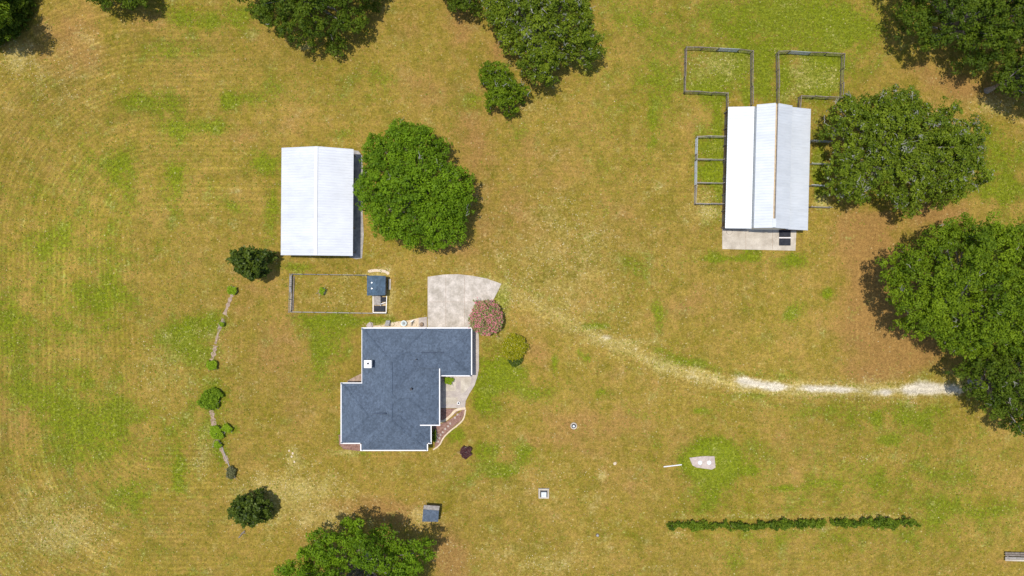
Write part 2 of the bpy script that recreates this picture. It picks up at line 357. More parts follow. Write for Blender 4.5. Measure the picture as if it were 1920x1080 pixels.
base = t.mix(t.math('MULTIPLY', t.rng(n7, .51, .66), .48), base, (.155,.145,.012))
base = t.mix(t.math('MULTIPLY', t.rng(n5, .55, .7), .30), base, (.43,.33,.095))
# patches
def patch(mask, jitter, lo, hi):
    return t.rng(t.math('ADD', mask, jitter), lo, hi, smooth=True)
jit = t.math('MULTIPLY', t.math('SUBTRACT', n5, .5), 1.7)
jit2 = t.math('MULTIPLY', t.math('SUBTRACT', n3, .5), 1.5)
jj = t.math('ADD', jit, jit2)
gfree = t.math('MULTIPLY', t.math('SUBTRACT', n1b, .56), 2.8)
bfac = patch(sc.outputs[1], t.math('ADD', jj, t.math('MULTIPLY', t.math('SUBTRACT', n1, .58), 2.6)), .0, 1.0)
base = t.mix(t.math('MULTIPLY', bfac, .9), base, brn)
gf = patch(t.math('ADD', t.math('MULTIPLY', sc.outputs[0], 1.5), gfree), t.math('MULTIPLY', jj, 1.3), .02, .95)
gcol = t.mix(t.rng(t.math('ADD', n3, t.math('MULTIPLY', sc.outputs[0], .12)), .4, .7), grn, grn2)
base = t.mix(t.math('MULTIPLY', gf, .82), base, gcol)
pf = patch(sc.outputs[2], t.math('MULTIPLY', jj, 1.4), .1, 1.5)
base = t.mix(t.math('MULTIPLY', pf, .62), base, straw)
# pale bits of cut straw and stones
vo = t.n('ShaderNodeTexVoronoi'); vo.inputs['Scale'].default_value = 3.6; t.l(t.pos(), vo.inputs['Vector'])
vc = t.n('ShaderNodeSeparateColor'); t.l(vo.outputs['Color'], vc.inputs[0])
thr = t.math('SUBTRACT', .995, t.math('MULTIPLY', t.math('ADD', sc.outputs[2], t.rng(n1b, .5, .72, .04, .22)), t.rng(n5, .40, .62, .04, .30)))
spk = t.math('MULTIPLY', t.math('GREATER_THAN', vc.outputs[0], thr), t.rng(vo.outputs['Distance'], .15, .5, 1, 0))
base = t.mix(t.math('MULTIPLY', spk, .6), base, (.60,.50,.26))
sf = patch(am.outputs['Alpha'], t.math('MULTIPLY', jj, 1.5), .3, 2.1)
base = t.mix(t.math('MULTIPLY', sf, .95), base, sandc)
# mowing lines: evenly spaced wheel marks broken up by streaks that run along them
ast3 = t.n('ShaderNodeAttribute'); ast3.attribute_name = 'stripe3'; s3 = t.n('ShaderNodeSeparateXYZ'); t.l(ast3.outputs['Vector'], s3.inputs[0])
def wave(ph, al, k, amp):
    w = t.math('SINE', t.math('ADD', t.math('MULTIPLY', ph, k), t.math('MULTIPLY', n1, 13)))
    cx_ = t.n('ShaderNodeCombineXYZ'); t.l(t.math('MULTIPLY', ph, 1.5), cx_.inputs[0]); t.l(t.math('MULTIPLY', al, .09), cx_.inputs[1])
    sn = t.noise(1.0, 4, .75, cx_.outputs[0])
    c2 = t.n('ShaderNodeCombineXYZ'); t.l(t.math('MULTIPLY', ph, .16), c2.inputs[0]); t.l(t.math('MULTIPLY', al, .02), c2.inputs[1])
    bn = t.noise(1.0, 2, .5, c2.outputs[0])
    q = t.math('MULTIPLY', t.math('SUBTRACT', sn, .5), 5.2)
    q = t.math('ADD', q, t.math('MULTIPLY', t.math('SUBTRACT', bn, .5), 2.4))
    q = t.math('ADD', q, t.math('MULTIPLY', w, t.rng(sn, .4, .6, .15, .8)))
    return t.math('MULTIPLY', q, amp)
wv = t.math('ADD', wave(ss.outputs[0], s3.outputs[0], 8.4, ss.outputs[1]), wave(ss.outputs[2], s3.outputs[1], 6.5, t.math('MULTIPLY', ast2.outputs['Fac'], .7)))
wv = t.math('MULTIPLY', wv, t.rng(n5, .33, .67, .13, .21))
base = t.val(base, t.math('ADD', wv, 1.0))
base = t.val(base, t.rng(n3, .34, .66, .72, 1.31))
base = t.val(base, t.rng(n4, .34, .66, .70, 1.32))
base = t.val(base, t.rng(n2, .34, .66, .88, 1.12))
base = t.val(base, t.rng(n0, .3, .7, .80, .96))
t.bump(t.math('ADD', n3, t.math('MULTIPLY', n4, .5)), .6, .12)
M['ground'] = t.done(base, .95, .12)
gr = npmesh('ground', np.stack([GX, GY, GZ], -1).reshape(-1, 3), F, M['ground'],
            attrs={'mask': ('FLOAT_COLOR', col), 'stripe': ('FLOAT_VECTOR', st), 'stripe2': ('FLOAT', st2), 'stripe3': ('FLOAT_VECTOR', st3)})
tag(gr, kind='structure')

# ------------------------------------------------------------------ grass tufts, real blades over the whole pasture
rs = np.random.RandomState(3)
N = 150000
tx = rs.uniform(-82, 82, N); ty = rs.uniform(-48, 48, N)
tpx, tpy = tx/S+960, 540-ty/S
def inrect(x0,y0,x1,y1): return (tpx>x0)&(tpx<x1)&(tpy>y0)&(tpy<y1)
drop = inrect(800,512,945,618)|inrect(640,612,902,850)|inrect(527,276,680,482)|inrect(1354,195,1494,472)|inrect(684,512,738,592)|inrect(1288,853,1345,882)
g_, b_, p_, s2_, _ = masks(tpx, tpy)
keep = ~drop & (rs.rand(N) < np.clip(.55+.5*g_+.3*p_-.35*b_, .1, 1)) & (s2_ < .5)
tx, ty, g_, p_ = tx[keep], ty[keep], g_[keep], p_[keep]; N = len(tx)
isg = (rs.rand(N) < np.clip(.12+.75*g_, 0, .95))
w = rs.uniform(.04, .10, N)*(1+.4*isg); h = rs.uniform(.03, .09, N)*(1+.5*isg); a = rs.uniform(0, 6.283, N)
V = np.zeros((N, 2, 3, 3), dtype=np.float32)
for q in range(2):
    aa = a + q*1.4
    ex, ey = np.cos(aa)*w, np.sin(aa)*w; nx_, ny_ = -np.sin(aa), np.cos(aa)
    V[:,q,0] = np.stack([tx-ex, ty-ey, 0*tx+.003], -1); V[:,q,1] = np.stack([tx+ex, ty+ey, 0*tx+.003], -1)
    lean = rs.uniform(.4, 2.2, N)
    V[:,q,2] = np.stack([tx+nx_*h*lean, ty+ny_*h*lean, h], -1)
tint = np.repeat(np.stack([rs.rand(N), isg*1.0, 0*tx], -1), 6, axis=0)
GV, GT = [V.reshape(-1, 3)], [tint]
def scatter(n, kind):
    x = rs.uniform(-80, 80, n); y = rs.uniform(-46, 46, n); qx, qy = x/S+960, 540-y/S
    gg, bb, pp, sss, _ = masks(qx, qy)
    cl = np.sin(x*.9+np.sin(y*.7)*2)*np.sin(y*1.1+np.sin(x*.6)*2)
    bad = ((qx>800)&(qx<945)&(qy>512)&(qy<618))|((qx>640)&(qx<902)&(qy>612)&(qy<850))|((qx>527)&(qx<680)&(qy>276)&(qy<482))|((qx>1354)&(qx<1494)&(qy>195)&(qy<472))|((qx>684)&(qx<738)&(qy>512)&(qy<592))|((qx>1288)&(qx<1345)&(qy>853)&(qy<882))
    pr = (gg*.8-.15+.25*cl) if kind else (pp*.75-.08+.30*cl*(pp > .2))
    k = (~bad) & (rs.rand(n) < np.clip(pr, .004, 1)) & (sss < .6)
    x, y = x[k], y[k]; m_ = len(x)
    for j in range(3 if kind else 1):
        a_ = rs.uniform(0, 6.283, m_); w_ = rs.uniform(.05, .16, m_) if kind else rs.uniform(.04, .13, m_); l_ = w_*rs.uniform(.8, 1.8, m_)
        ox, oy = (rs.normal(0, .07, m_), rs.normal(0, .07, m_)); h_ = rs.uniform(.03, .12, m_) if kind else rs.uniform(.012, .03, m_)
        c_, s1 = np.cos(a_), np.sin(a_)
        A = np.stack([x+ox-c_*w_*.5, y+oy-s1*w_*.5, 0*x+.01], -1); B = np.stack([x+ox+c_*w_*.5, y+oy+s1*w_*.5, 0*x+.012], -1); D = np.stack([x+ox-s1*l_, y+oy+c_*l_, h_], -1)
        GV.append(np.stack([A, B, D], 1).reshape(-1, 3))
        GT.append(np.repeat(np.stack([rs.rand(m_)*.7+.3 if not kind else rs.rand(m_), np.full(m_, 1.0 if kind else 0.0), np.full(m_, 0.0 if kind else 1.0)], -1), 3, axis=0))
scatter(60000, 1); scatter(90000, 0)
V = np.concatenate(GV); tint = np.concatenate(GT); N = len(V)//6
t = NT('grass_blades'); at = t.n('ShaderNodeAttribute'); at.attribute_name = 'tint'; sp = t.n('ShaderNodeSeparateXYZ'); t.l(at.outputs['Vector'], sp.inputs[0])
dry = t.mix(sp.outputs[0], (.23,.18,.035), (.46,.36,.12)); gre = t.mix(sp.outputs[0], (.13,.165,.012), (.25,.28,.03))
litter = t.mix(sp.outputs[0], (.42,.33,.15), (.70,.60,.38))
M['blades'] = t.done(t.mix(sp.outputs[2], t.mix(sp.outputs[1], dry, gre), litter), .9, .1)
gs = npmesh('grass', V, np.arange(len(V)).reshape(-1, 3), M['blades'], attrs={'tint': ('FLOAT_VECTOR', tint)})
tag(gs, 'short dry olive and green grass blades over the pasture', 'grass', kind='stuff')

# ------------------------------------------------------------------ foliage
def seg_d(x, y, poly):
    best = np.full(x.shape, 1e9); ins = np.zeros(x.shape, bool); n = len(poly)
    for i in range(n):
        x0,y0 = poly[i]; x1,y1 = poly[(i+1)%n]; dx,dy = x1-x0, y1-y0; L = dx*dx+dy*dy+1e-9
        tt = np.clip(((x-x0)*dx+(y-y0)*dy)/L, 0, 1)
        best = np.minimum(best, np.hypot(x-x0-tt*dx, y-y0-tt*dy))
        c = ((y0>y)!=(y1>y)) & (x < (x1-x0)*(y-y0)/((y1-y0) if y1!=y0 else 1e-9)+x0); ins ^= c
    return best, ins

def leaves(centres, normals, tint, rs, per, spread, size, flat=.55, size_j=.35):
    """per leaf quads round each sprig centre"""
    n = len(centres)*per
    c = np.repeat(centres, per, 0) + rs.normal(0, 1, (n, 3))*spread*np.array([1, 1, flat])
    nn = np.repeat(normals, per, 0) + rs.normal(0, .12, (n, 3)); nn /= np.linalg.norm(nn, axis=1)[:,None]+1e-9
    r = rs.normal(0, 1, (n, 3)); u = np.cross(nn, r); u /= np.linalg.norm(u, axis=1)[:,None]+1e-9; v = np.cross(nn, u)
    s = size*(1+rs.uniform(-size_j, size_j, n))[:,None]
    V = np.stack([c-u*s*.5, c-v*s*.32, c+u*s*.62, c+v*s*.32], 1)
    ti = np.repeat(tint, per, 0); ti[:,0] = np.clip(ti[:,0]+rs.normal(0, .16, n), 0, 1)
    return V.reshape(-1, 3), np.repeat(ti, 4, 0)

def crown_pts(poly, zb, zt, rs, lobe=1.5, gap=1.25, rough=.8):
    """lobe centres and radii over a crown with the plan outline poly (world metres)"""
    P_ = np.array(poly); x0,y0 = P_.min(0); x1,y1 = P_.max(0)
    cand = rs.uniform((x0,y0), (x1,y1), (6000, 2)); d, ins = seg_d(cand[:,0], cand[:,1], poly)
    m = ins & (d > lobe*rs.uniform(.30, .62, len(d))); cand, d = cand[m], d[m]
    dm = max(np.percentile(d, 98), lobe); out = []
    chosen = np.zeros((0, 2))
    for (x, y), dd in zip(cand, d):
        r = lobe*(.55+.85*rs.rand()**1.3)*(.6+.4*min(1, dd/(dm*.5)))
        if len(chosen) and np.min(np.hypot(chosen[:,0]-x, chosen[:,1]-y)) < gap*r: continue
        chosen = np.vstack([chosen, (x, y)])
        tt = min(1, dd/dm); z = zb + (zt-zb)*math.sqrt(max(0, 1-(1-tt)**2))**.9 - r*.6 + rs.normal(0, rough)*.95
        out.append((x, y, max(z, .6), r))
    return np.array(out)

def foliage(lobes, rs, dens=5.5, per=9, spread=.22, size=.27, flower_bias=None, inner=.3, clump=None):
    """leaf clumps (small domes of leaves) spread over the upper surface of every lobe"""
    C_, T_, R_ = [], [], []
    for (x, y, z, r) in lobes:
        cr = clump or min(.58, r*.42)
        n = int(1.15*2*math.pi*r*r*.8/(math.pi*cr*cr))+3
        v = rs.normal(0, 1, (n, 3)); v[:,2] = np.abs(v[:,2])*1.15-.3; v /= np.linalg.norm(v, axis=1)[:,None]
        rr = r*rs.uniform(.62, 1.12, n)
        C_.append(np.array([x, y, z])+v*rr[:,None]*np.array([1, 1, .95]))
        R_.append(cr*rs.uniform(.65, 1.25, n))
        lt = rs.normal(.5, .17); T_.append(np.stack([np.clip(lt+rs.normal(0, .14, n), 0, 1), rs.rand(n), 0*v[:,0]], -1))
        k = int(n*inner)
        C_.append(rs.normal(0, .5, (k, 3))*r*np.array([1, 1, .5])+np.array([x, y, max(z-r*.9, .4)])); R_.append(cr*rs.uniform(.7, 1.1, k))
        T_.append(np.stack([rs.rand(k)*.6, rs.rand(k), np.zeros(k)], -1))  # inner clumps tinted darker: shade inside the foliage put into the leaf colour
    c = np.concatenate(C_); rad = np.concatenate(R_); ti = np.concatenate(T_)
    cnt = np.maximum(6, (dens*per*.62*math.pi*rad*rad*1.3)).astype(int)
    c = np.repeat(c, cnt, 0); rad = np.repeat(rad, cnt)[:,None]; ti = np.repeat(ti, cnt, 0); n = len(c)
    v = rs.normal(0, 1, (n, 3)); v[:,2] = np.abs(v[:,2])-.2; v /= np.linalg.norm(v, axis=1)[:,None]
    p = c+v*rad*rs.uniform(.55, 1.12, (n, 1))*np.array([1, 1, .85]); p[:,2] = np.maximum(p[:,2], .06)
    nn = v*.9+np.array([0, 0, .45])+rs.normal(0, .38, (n, 3))
    ti = ti.copy(); ti[:,1] = np.where(rs.rand(n) < .35, rs.rand(n), ti[:,1])
    return leaves(p, nn, ti, rs, 1, 0.0, size)

def tree(name, label, cat, poly, zb, zt, mat, seed, trunk_r=.35, lobe=1.6, gap=1.0, base=None, dens=5.5, per=9, size=.27, spread=.22, group=None, twigs=10, rough=.8, inner=.35):
    rs = np.random.RandomState(seed); zm = zb + (zt-zb)*.35
    W = [P(x, y, zm) for x, y in poly]
    L = crown_pts(W, zb, zt, rs, lobe, gap, rough)
    cx, cy = (L[:,0].mean(), L[:,1].mean()) if base is None else P(*base)
    o = bpy.data.objects.new(name, None); C.objects.link(o); o.location = (cx, cy, 0); tag(o, label, cat, group)
    V, ti = foliage(L, rs, dens, per, spread, size, inner=inner)
    cr = npmesh('crown', V, np.arange(len(V)).reshape(-1, 4), mat, o, attrs={'tint': ('FLOAT_VECTOR', ti)})
    m = MB(); th = max(.4, zb*.7)
    m.tube([(cx, cy, -.05), (cx+.05, cy, th*.5), (cx, cy+.05, th)], [trunk_r*1.35, trunk_r, trunk_r*.85], 9)
    sel = L if len(L) < 46 else L[rs.choice(len(L), 46, False)]
    for (x, y, z, r) in sel:
        a = Vector((cx, cy, th*.95)); e = Vector((x, y, z+r*.35)); mid = a.lerp(e, .5)+Vector((rs.normal(0,.4), rs.normal(0,.4), (zt-zb)*.08))
        m.tube([a, mid, e], [trunk_r*.42, trunk_r*.26, .03], 5)
    m.build('trunk', M['bark'], o)
    if twigs:                       # pale dead twigs and moss strands that break through the crown
        m = MB()
        for (x, y, z, r) in L[rs.randint(0, len(L), twigs*2)]:
            q0 = Vector((x+rs.normal(0, r*.5), y+rs.normal(0, r*.5), z+r*.78)); a0 = rs.uniform(0, 6.28)
            for k in range(rs.randint(1, 4)):
                a1 = a0+rs.normal(0, .7); pts = [q0-Vector((0,0,.25))]; ln = rs.uniform(.12, .3)
                for j in range(4):
                    a1 += rs.normal(0, .5); pts.append(pts[-1]+Vector((math.cos(a1)*ln, math.sin(a1)*ln, .14-.06*j)))
                w0 = rs.uniform(.02, .045); m.tube(pts, [w0, w0, w0*.8, w0*.6, w0*.3], 4)
        m.build('dead_twigs', M['moss'], o)['kind'] = 'stuff'
    return o

def ring(cx, cy, rx, ry, n=14, j=.12, seed=0):
    rn = random.Random(seed)
    return [(cx+rx*(1+rn.uniform(-j,j))*math.cos(i*6.28318/n), cy+ry*(1+rn.uniform(-j,j))*math.sin(i*6.28318/n)) for i in range(n)]

OG = 'large oak trees around the clearing'
tree('oak_tree', 'broad green oak crown touching the right side of the plain white roofed shed', 'tree',
     [(735,219),(765,224),(775,232),(818,233),(822,252),(834,262),(838,285),(855,305),(875,325),(888,340),(891,380),(888,400),(868,412),(868,440),(850,460),(835,472),(810,470),(795,455),(785,465),(755,460),(730,445),(710,440),(695,425),(690,405),(668,385),(663,340),(680,325),(683,300),(677,280),(690,258),(722,250)],
     2.6, 9.5, M['leaf_bright'], 11, .42, 1.5, .95, group=OG, twigs=9, base=(792,352))
tree('oak_tree', 'mossy grey streaked oak between the long barn and the right edge', 'tree',
     [(1545,225),(1553,185),(1590,172),(1600,185),(1640,180),(1660,165),(1685,160),(1715,170),(1725,195),(1735,208),(1760,192),(1783,195),(1788,222),(1800,232),(1830,218),(1838,240),(1842,270),(1830,280),(1842,330),(1838,355),(1810,368),(1800,382),(1760,388),(1725,380),(1715,405),(1695,410),(1675,400),(1665,380),(1640,375),(1600,385),(1570,370),(1548,345),(1555,320),(1548,300),(1560,270),(1535,250)],
     2.6, 9.0, M['leaf_moss'], 12, .45, 1.5, 1.0, group=OG, twigs=42, base=(1640,300))
tree('oak_tree', 'largest lumpy oak at the right edge, above the end of the sandy track', 'tree',
     [(1715,455),(1740,420),(1765,408),(1790,412),(1820,415),(1858,405),(1870,425),(1900,415),(1935,415),(2010,450),(2030,600),(1990,680),(1920,680),(1860,660),(1800,670),(1770,665),(1745,655),(1735,635),(1700,630),(1675,620),(1680,600),(1648,560),(1645,530),(1665,490),(1680,460)],
     5.0, 12.5, M['leaf_oak'], 13, .55, 2.0, 1.0, group=OG, twigs=26, base=(1760,560), rough=1.2)
tree('oak_tree', 'dark narrow oak hanging over the right end of the sandy track', 'tree',
     [(1778,690),(1800,668),(1860,650),(1920,650),(1970,690),(1990,780),(1925,808),(1895,812),(1870,782),(1840,765),(1810,740),(1805,715)],
     4.0, 10, M['leaf_dark'], 14, .4, 1.7, 1.05, group=OG, twigs=10, base=(1820,715), rough=1.1)
tree('oak_tree', 'very dark spreading oak cut off by the top right corner', 'tree',
     [(1672,-90),(1678,15),(1694,62),(1700,92),(1726,98),(1745,95),(1780,90),(1810,115),(1835,138),(1865,125),(1895,105),(1990,100),(2040,-90)],
     3.5, 10.5, M['leaf_dark'], 15, .5, 1.9, 1.1, group=OG, twigs=4, base=(1760,70), rough=1.3)
tree('oak_tree', 'small dark oak on the right edge below the corner oak', 'tree',
     [(1862,140),(1870,160),(1895,188),(1930,200),(2010,190),(2010,110),(1930,100),(1885,112)],
     3, 8, M['leaf_dark'], 16, .35, 1.5, 1.0, group=OG, twigs=2, base=(1850,170))
tree('oak_tree', 'dense mossy oak on the top edge above the small scrub tree', 'tree',
     [(893,-110),(903,20),(910,55),(938,72),(955,110),(985,140),(1003,165),(1035,158),(1050,130),(1075,115),(1085,118),(1108,122),(1130,100),(1127,75),(1112,70),(1116,40),(1110,10),(1095,-110)],
     1.5, 9.0, M['leaf_moss'], 17, .45, 1.4, .98, group=OG, twigs=34, base=(1000,80))
tree('oak_tree', 'low dark oak clump at the top edge, left of the dense mossy oak', 'tree',
     [(800,-90),(828,0),(850,20),(880,27),(902,28),(900,-90)], 1.2, 6.0, M['leaf_dark'], 18, .3, 1.3, 1.0, group=OG, twigs=2, base=(866,-5))
tree('oak_tree', 'dark oak with deep gaps on the top edge left of centre', 'tree',
     [(425,-120),(443,5),(475,28),(500,55),(530,75),(548,90),(575,84),(610,92),(645,80),(650,66),(668,58),(680,38),(705,5),(745,-120)],
     1.3, 9.5, M['leaf_dark'], 19, .45, 1.6, 1.12, group=OG, twigs=6, base=(590,10), rough=1.3)
tree('oak_tree', 'small piece of dark oak crown on the top edge near the left corner', 'tree',
     [(140,-90),(155,2),(180,16),(205,25),(232,14),(262,18),(285,0),(300,-90)], 1.2, 6.5, M['leaf_dark'], 20, .35, 1.4, 1.0, group=OG, twigs=2, base=(240,-40))
tree('oak_tree', 'tall shadowed oak filling the top left corner', 'tree',
     [(-220,-160),(-220,40),(-120,60),(-60,58),(-15,56),(12,60),(4,48),(14,36),(0,24),(-20,-10),(-26,-160)],
     6, 12, M['leaf_oak'], 21, .5, 1.8, 1.0, group=OG, twigs=4, base=(20,20))
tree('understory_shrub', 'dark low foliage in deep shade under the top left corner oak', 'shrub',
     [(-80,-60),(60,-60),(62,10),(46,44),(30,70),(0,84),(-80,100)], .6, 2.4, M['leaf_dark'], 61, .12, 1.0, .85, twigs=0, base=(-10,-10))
tree('oak_tree', 'bright green feathery oak rising from the bottom edge', 'tree',
     [(527,1080),(530,1048),(558,1034),(575,1008),(600,992),(625,978),(640,990),(660,985),(668,966),(690,964),(705,985),(730,995),(745,1018),(775,1012),(800,1004),(816,1022),(808,1045),(798,1070),(785,1110),(760,1200),(580,1210),(525,1120)],
     4.0, 11.5, M['leaf_bright'], 22, .45, 1.7, 1.08, group=OG, twigs=2, base=(690,1040), rough=1.2)
tree('scrub_tree', 'small feathery scrub tree just below the dense mossy oak', 'tree',
     [(897,135),(915,118),(950,122),(962,140),(968,155),(993,165),(990,185),(970,195),(975,212),(950,217),(935,205),(915,205),(908,180),(910,165),(897,150)],
     1.0, 4.2, M['leaf_oak'], 23, .14, .85, .95, size=.22, spread=.2, twigs=6, base=(945,168))
tree('magnolia_tree', 'round glossy dark magnolia beside the lower left corner of the white shed', 'tree',
     [(440,482),(447,471),(470,468),(498,468),(513,475),(510,490),(505,512),(485,527),(466,521),(452,508),(438,494)],
     .8, 5.4, M['leaf_magnolia'], 24, .16, .8, .9, size=.36, spread=.2, per=7, twigs=0, base=(488,497), group='dark magnolia trees')
tree('magnolia_tree', 'round glossy dark magnolia in the open grass near the bottom left', 'tree',
     ring(477, 950, 38, 30, seed=3), .4, 4.4, M['leaf_magnolia'], 25, .16, .8, .95, size=.34, spread=.2, per=7, twigs=0, base=(486,944), group='dark magnolia trees')
tree('crape_myrtle', 'pink flowering crape myrtle at the lower right corner of the driveway', 'flowering tree',
     ring(911, 594, 33, 35, seed=5), .9, 3.8, M['leaf_myrtle'], 26, .1, .6, .85, size=.17, spread=.18, per=11, twigs=0, rough=.3)
tree('golden_shrub', 'rounded yellow green shrub standing in the grass right of the house', 'shrub',
     ring(964, 650, 24, 25, seed=6), .4, 2.5, M['leaf_gold'], 27, .07, .5, .8, size=.14, spread=.13, per=14, twigs=0, rough=.1)
tree('shrub_shade_clump', 'dark leaf clump added as the shade on the lower side of the yellow green shrub', 'shrub',
     ring(966, 673, 13, 13, seed=6), .3, 1.5, M['leaf_magnolia'], 47, .05, .35, .8, size=.16, spread=.12, per=12, twigs=0, rough=.1)  # no separate plant: dark leaves added to stand for the golden shrub's shaded side

def small(name, label, cat, cx, cy, r, h, mat, seed, ry=None, group=None, size=.14, lobe=None):
    return tree(name, label, cat, ring(cx, cy, r, ry or r, 11, .38, seed), h*.1, h*.75, mat, seed, .04, lobe or max(.16, r*S*.26), .95, size=size, spread=.10, per=10, twigs=0, rough=.12, dens=16, group=group, inner=.2)
small('purple_shrub', 'small dark purple shrub in the lawn below the right garden bed', 'shrub', 875, 847, 11, 1.2, M['leaf_purple'], 31, ry=12, size=.2)
small('leafy_shrub', 'large bright leafy clump halfway down the left mulch strips', 'shrub', 397, 748, 21, 1.0, M['leaf_weed'], 32, ry=18, size=.24)
small('weed_clump', 'small lime green clump at the top end of the upper mulch strip', 'plant', 437, 544, 8, .5, M['leaf_lime'], 33, group='plants along the mulch strips')
small('weed_clump', 'low green clump at the bottom end of the upper mulch strip', 'plant', 398, 684, 10, .45, M['leaf_lime'], 34, group='plants along the mulch strips')
small('weed_clump', 'tiny green sprig beside the middle of the upper mulch strip', 'plant', 418, 607, 4, .35, M['leaf_lime'], 35, group='plants along the mulch strips')
small('weed_clump', 'wide lime green weeds covering the lower mulch strip', 'plant', 408, 810, 13, .5, M['leaf_lime'], 36, ry=11, group='plants along the mulch strips')
small('weed_clump', 'lime green clump just right of the wide weeds on the lower mulch strip', 'plant', 428, 802, 9, .4, M['leaf_lime'], 37, ry=7, group='plants along the mulch strips')
small('weed_clump', 'little round lime clump sitting on the lower mulch strip', 'plant', 410, 833, 7, .5, M['leaf_lime'], 38, group='plants along the mulch strips')
small('round_shrub', 'brownish grey round shrub at the bottom end of the lower mulch strip', 'shrub', 434, 886, 11, .9, M['leaf_grey'], 39)
small('patio_plant', 'bright green potted looking plant on the front patio below the garage wing', 'plant', 841, 713, 10, .8, M['leaf_lime'], 40, ry=7)
small('foundation_shrub', 'narrow green shrub growing against the lower right house wall', 'shrub', 815, 815, 4, .9, M['leaf_hedge'], 41, ry=14)
small('yard_weed', 'lime green weed patch inside the wire chicken yard', 'plant', 605, 546, 5, .2, M['leaf_lime'], 42, ry=7)

# hedge rows
def hedge(label, pts, r, seed):
    rs = np.random.RandomState(seed); L = []
    for (x0,y0),(x1,y1) in zip(pts[:-1], pts[1:]):
        n = int(math.hypot(x1-x0, y1-y0)/7)
        for i in range(n):
            f = (i+rs.rand()*.6)/n; x, y = P(x0+(x1-x0)*f, y0+(y1-y0)*f+rs.normal(0, 2.2), .6)
            q = r*(.5+.95*rs.rand()); L.append((x, y, .55+.5*q*rs.rand(), q))
    o = thing('hedge', label, 'hedge', *pts[len(pts)//2], group='low hedge rows in the lower right pasture')
    V, ti = foliage(np.array(L), rs, 13, 8, .12, .27, inner=.3)
    npmesh('foliage', V, np.arange(len(V)).reshape(-1, 4), M['leaf_hedge'], o, attrs={'tint': ('FLOAT_VECTOR', ti)})
    m = MB()
    for (x, y, z, q) in L[::2]: m.tube([(x, y, -.05), (x+.05, y, z)], [.05, .03], 5)
    m.build('stems', M['bark'], o)['kind'] = 'stuff'
hedge('long green hedge row, the left of the two in line', [(1256,986),(1400,985),(1545,980)], .47, 51)
hedge('shorter green hedge row ending beside open grass at its right', [(1562,980),(1640,980),(1726,978)], .44, 52)

# ------------------------------------------------------------------ paved things
def slab(name, pxpoly, z0, z1, mat, kind='structure', bevel=0):
    m = MB(); m.prism([P(x, y) for x, y in pxpoly], z0, z1)
    o = m.build(name, mat, bevel=bevel); o['kind'] = kind; return o
slab('driveway', [(802,519),(830,515),(858,514),(885,517),(912,522),(940,532),(933,547),(924,564),(905,590),(886,614),(884,640),(802,640)], -.1, .10, M['drive'])
slab('driveway_side_pad', [(785,596),(800.5,594),(800.5,640),(785,640)], -.1, .085, M['paver'])
slab('front_walkway', [(880,617),(897,617),(898,640),(898,690),(896,703),(890,722),(880,738),(873,752),(872,765),(826,765),(826,700),(880,700)], -.1, .105, M['paver'])
slab('patio_slab', [(831,708),(855,708),(855,733),(831,733)], .07, .125, M['concrete'])
slab('patio_step', [(831,745),(858,745),(858,757),(831,757)], .07, .125, M['concrete'])
slab('patio_landing', [(864,708),(884,707),(882,722),(872,735),(864,738)], .07, .122, M['concrete'])
slab('mulch_bed_upper', [(820,766),(866,766),(853,776),(838,788),(820,793)], -.05, .05, M['mulch'])
slab('mulch_bed_lower', [(816,842),(812,800),(838,790),(856,778),(870,766),(872,768),(870,778),(864,789),(850,800),(838,812),(828,826)], -.05, .045, M['mulch'])
slab('mulch_bed_corner', [(635,815),(650,815),(678,830),(676,846),(644,842),(636,834)], -.05, .04, M['mulch'])
slab('mulch_bed_left', [(652,713),(682,698),(682,724),(650,724)], -.05, .04, M['mulch_grey'])
slab('gravel_border', [(655,281),(672,283),(679,292),(681,330),(680,400),(682,440),(679,484),(668,486),(655,482)], -.05, .04, M['gravel'])
slab('barn_apron', [(1354,424),(1493,426),(1491,470),(1354,467)], -.1, .11, M['concrete'])
slab('sandy_bed', [(735,604),(765,601),(786,596),(786,622),(690,622),(694,611),(715,610)], -.05, .03, M['edging'])

# apron joints, garden edging curves
def curve(name, label, cat, pts, w, z0, z1, mat, rag=0, **k):
    rg = random.Random(len(pts)+int(pts[0][0]))
    W = [Vector((*P(x, y), 0)) for x, y in pts]; Lp, Rp = [], []
    for i, p_ in enumerate(W):
        d = (W[min(i+1,len(W)-1)]-W[max(i-1,0)]).normalized(); n = Vector((-d.y, d.x, 0))*w/2*(1+rag*rg.uniform(-1, 1))
        Lp.append(p_+n); Rp.append(p_-n)
    m = MB()
    for i in range(len(W)-1):
        m.prism([(q.x, q.y) for q in (Lp[i], Lp[i+1], Rp[i+1], Rp[i])], z0, z1)
    o = m.build(name, mat); tag(o, label, cat, **k); return o
def smooth(pts, n=5):
    out = []
    for i in range(len(pts)-1):
        p0, p1, p2, p3 = pts[max(i-1,0)], pts[i], pts[i+1], pts[min(i+2,len(pts)-1)]
        for k in range(n):
            u = k/n
            out.append(tuple(.5*((2*p1[j])+(-p0[j]+p2[j])*u+(2*p0[j]-5*p1[j]+4*p2[j]-p3[j])*u*u+(-p0[j]+3*p1[j]-3*p2[j]+p3[j])*u**3) for j in (0,1)))
    return out+[pts[-1]]
curve('bed_edging', 'wide pale curved edging that divides the two red mulch beds', 'edging', smooth([(816,791),(832,789),(845,779),(855,769),(873,765)]), .36, -.05, .12, M['edging'], group='pale edging of the garden beds')
curve('bed_edging', 'pale thin edging along the outer curve of the lower mulch bed', 'edging', smooth([(812,843),(824,834),(832,820),(845,807),(858,797),(869,785),(873,768)]), .2, -.05, .11, M['edging'], group='pale edging of the garden beds')
